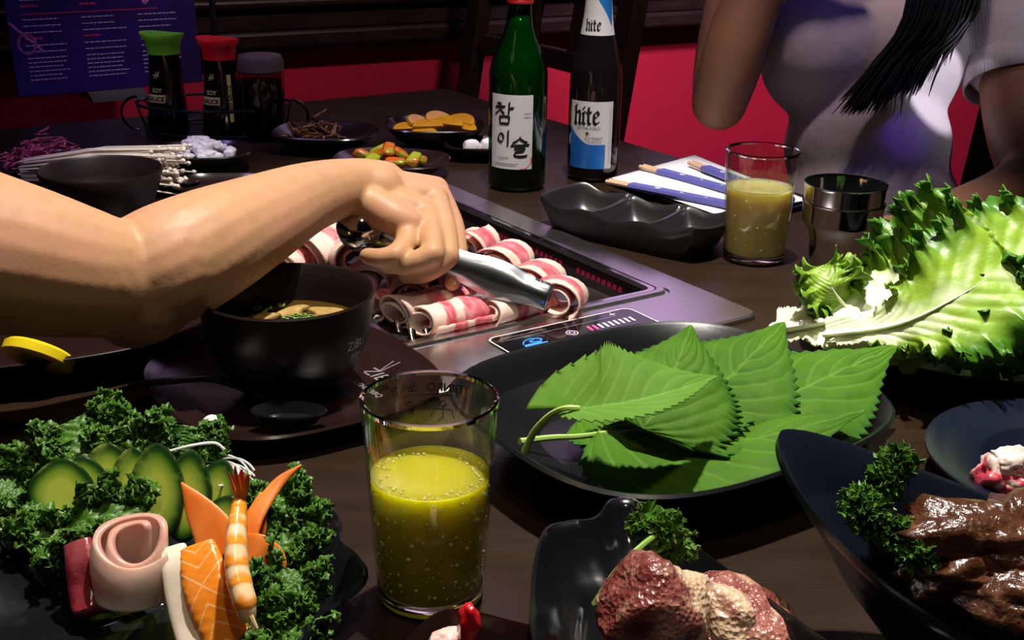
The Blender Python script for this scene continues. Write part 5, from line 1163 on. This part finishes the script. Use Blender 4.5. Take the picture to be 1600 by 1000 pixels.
for k, (dx, dy, dz, rz, s) in enumerate([(-.035, -.012, .024, .3, .018), (-.022, .008, .030, 1.2, .020), (-.008, -.014, .028, .2, .020), (.004, .010, .034, .9, .021), (.014, -.008, .030, -.4, .023), (.030, .008, .030, -.7, .024), (.036, -.008, .024, -.6, .020), (-.012, -.022, .020, .1, .018)]):
    mb = MB(); c = d3+V((dx, dy, dz)); R = Matrix.Rotation(rz, 3, 'Z') @ Matrix.Rotation(.5, 3, 'X')
    ol = [(s*cos(t), s*.75*sin(t)) for t in [pi*j/12 for j in range(13)]]; mb.loft([[c+R @ V((x, y, z)) for x, y in ol] for z in (-.0028, .0028)])
    tag(mb.build('pickle_slice', picklem, bevel=.0008, smooth=40, loc=c), ('yellow pickle slice at the left end of the pickle dish', 'yellow pickle slice second from the left, at the back of the pickle dish', 'yellow pickle slice front left of the middle in the pickle dish', 'topmost yellow pickle slice in the middle of the pickle dish', 'yellow pickle slice front right of the middle in the pickle dish', 'yellow pickle slice at the back right of the pickle dish', 'yellow pickle slice at the right end, nearest the green bottle', 'lowest yellow pickle slice at the very front of the pickle dish')[k], 'pickle', 'yellow pickle slices')
for k, (dx, dy, dz, mm) in enumerate([(-.034, .006, .022, kimchim), (-.016, .012, .026, cukekim), (-.004, -.004, .030, kimchim), (.010, .006, .024, kimchim), (.026, -.006, .020, cukekim), (-.022, -.010, .018, cukekim), (.030, .012, .016, kimchim), (.006, -.018, .018, kimchim)]):
    chunk('cucumber_kimchi_piece', mm, d4+V((dx, dy, dz)), (.021, .014, .012), rd, ('orange pickled cucumber piece at the left end of the dish behind the wrist', 'green pickled cucumber piece at the back left of the dish behind the wrist', 'topmost orange pickled cucumber piece in the middle behind the wrist', 'orange pickled cucumber piece right of the topmost one', 'green pickled cucumber piece at the right end, nearest the wrist side', 'green pickled cucumber piece at the front left, just above the wrist', 'orange pickled cucumber piece at the back right of its dish', 'lowest orange pickled cucumber piece at the front, touching the wrist outline')[k], 'pickle', 'pickled cucumber pieces behind the wrist')
bz = MB()
for k in range(70):
    r = sqrt(rd.random()); a = rd.uniform(0, 2*pi); c = d2+V((-.012+.036*r*cos(a), .026*r*sin(a), .012+.024*(1-r)*rd.random()+.004)); q = rd.uniform(.3, 1)
    bz.tube([c, c+V((rd.uniform(-1, 1), rd.uniform(-1, 1), rd.uniform(-.2, .8)))*.010, c+V((rd.uniform(-1, 1), rd.uniform(-1, 1), rd.uniform(-.2, 1)))*.014], [.0035*q, .0045*q, .0018*q], 6, flat=.6)
tag(bz.build('braised_anchovies', braisem, smooth=180), 'glossy brown glazed heap in the side dish right of the sauce caddy', 'side dish', kind='stuff')
for dx, dy, lb in ((-.010, -.006, 'white rounded lump at the left, behind the green bottle'), (.010, .002, 'white rounded lump closest to the green bottle')):
    tag(blob('garlic_clove', radm, d5+V((dx, dy, .014)), (.011, .008, .010), (0, .3, .4), seed=dx*300, amp=.12), lb, 'garlic', 'white lumps behind the green bottle')
on = MB()
for k in range(260):
    r = sqrt(rd.random()); a = rd.uniform(0, 2*pi); c = d6+V((.052*r*cos(a), .032*r*sin(a), .008+.046*(1-r*.75)*rd.random()+.003)); an = rd.uniform(0, 2*pi); l = rd.uniform(.012, .026)
    on.tube([c-V((cos(an), sin(an), .1))*l*.5, c+V((0, 0, .004*rd.random())), c+V((cos(an+.4), sin(an+.4), .15))*l*.5], [.0010, .0021, .0009], 5, flat=.5)
tag(on.build('pickled_onion', onionm, smooth=180), 'pink-red shredded pickled onion heaped in the far left side dish', 'onion', kind='stuff')
# dark bowl and enoki behind it
bk = at(166, 352, 0)
dish('dark_bowl', brownmat, outline_super(.059, .059, 64), [(.02, .001), (.5, 0), (.54, .004), (.78, .018), (.93, .042), (1, .056), (.985, .058), (.955, .056), (.88, .040), (.72, .018), (.5, .009), (.02, .008)], loc=bk)
tag(bpy.data.objects['dark_bowl'], 'round dark bowl above the bend of the arm, white mushrooms behind it', 'bowl')
ep = at(160, 300, 0); ep = V((ep.x, ep.y+.01, T))
dish('oval_plate', blackglaze, outline_super(.105, .045, 64), plate_prof(.012), loc=ep); tag(bpy.data.objects['oval_plate'], 'narrow black plate under the enoki mushrooms', 'plate')
eb = thing('enoki_bunch', 'bunch of thin white enoki mushrooms lying behind the dark bowl, caps to the right', 'mushrooms', ep+V((0, 0, .01)))
em = MB(); ec = MB()
for k in range(110):
    y = rd.gauss(0, .5); z = rd.random(); p0 = ep+V((-.085+rd.uniform(0, .01), -.012+y*.010, .014+.020*z)); x1 = .075+rd.uniform(-.012, .022); p1_ = ep+V((x1, -.016+y*.030, .012+.038*z+.003*rd.gauss(0, 1)))
    em.tube([p0, p0.lerp(p1_, .5)+V((0, 0, .006)), p1_], [.0013, .0011, .0010], 5); ec.ell(p1_, (.0030, .0026, .0026), None, 8, 6)
tag(em.build('stems', enokim, eb, smooth=180), kind='stuff'); tag(ec.build('caps', enokim, eb, smooth=180), kind='stuff')
# large plate at the left with lemon
lpp = V((-.402, .872, T))
dish('large_plate', brownlac, outline_super(.190, .150, 90, 2.6, radians(18)), plate_prof(.026, .5, well=.75), loc=lpp); tag(bpy.data.objects['large_plate'], 'large dark plate at the left under the bent arm', 'plate')
lm_ = MB(); c = at(60, 556, .024); n = 36; R = Matrix.Rotation(-.3, 3, 'Z') @ Matrix.Rotation(-.75, 3, 'X')
lm_.loft([[c+R @ V((.024*q*cos(2*pi*k/n), .024*q*sin(2*pi*k/n), z)) for k in range(n)] for q, z in ((.05, -.005), (.9, -.005), (1, -.003), (1, .003), (.9, .005), (.05, .005))])
tag(lm_.build('lemon_slice', lemonm, smooth=50, loc=c), 'bright yellow lemon slice on the large plate below the elbow', 'lemon')
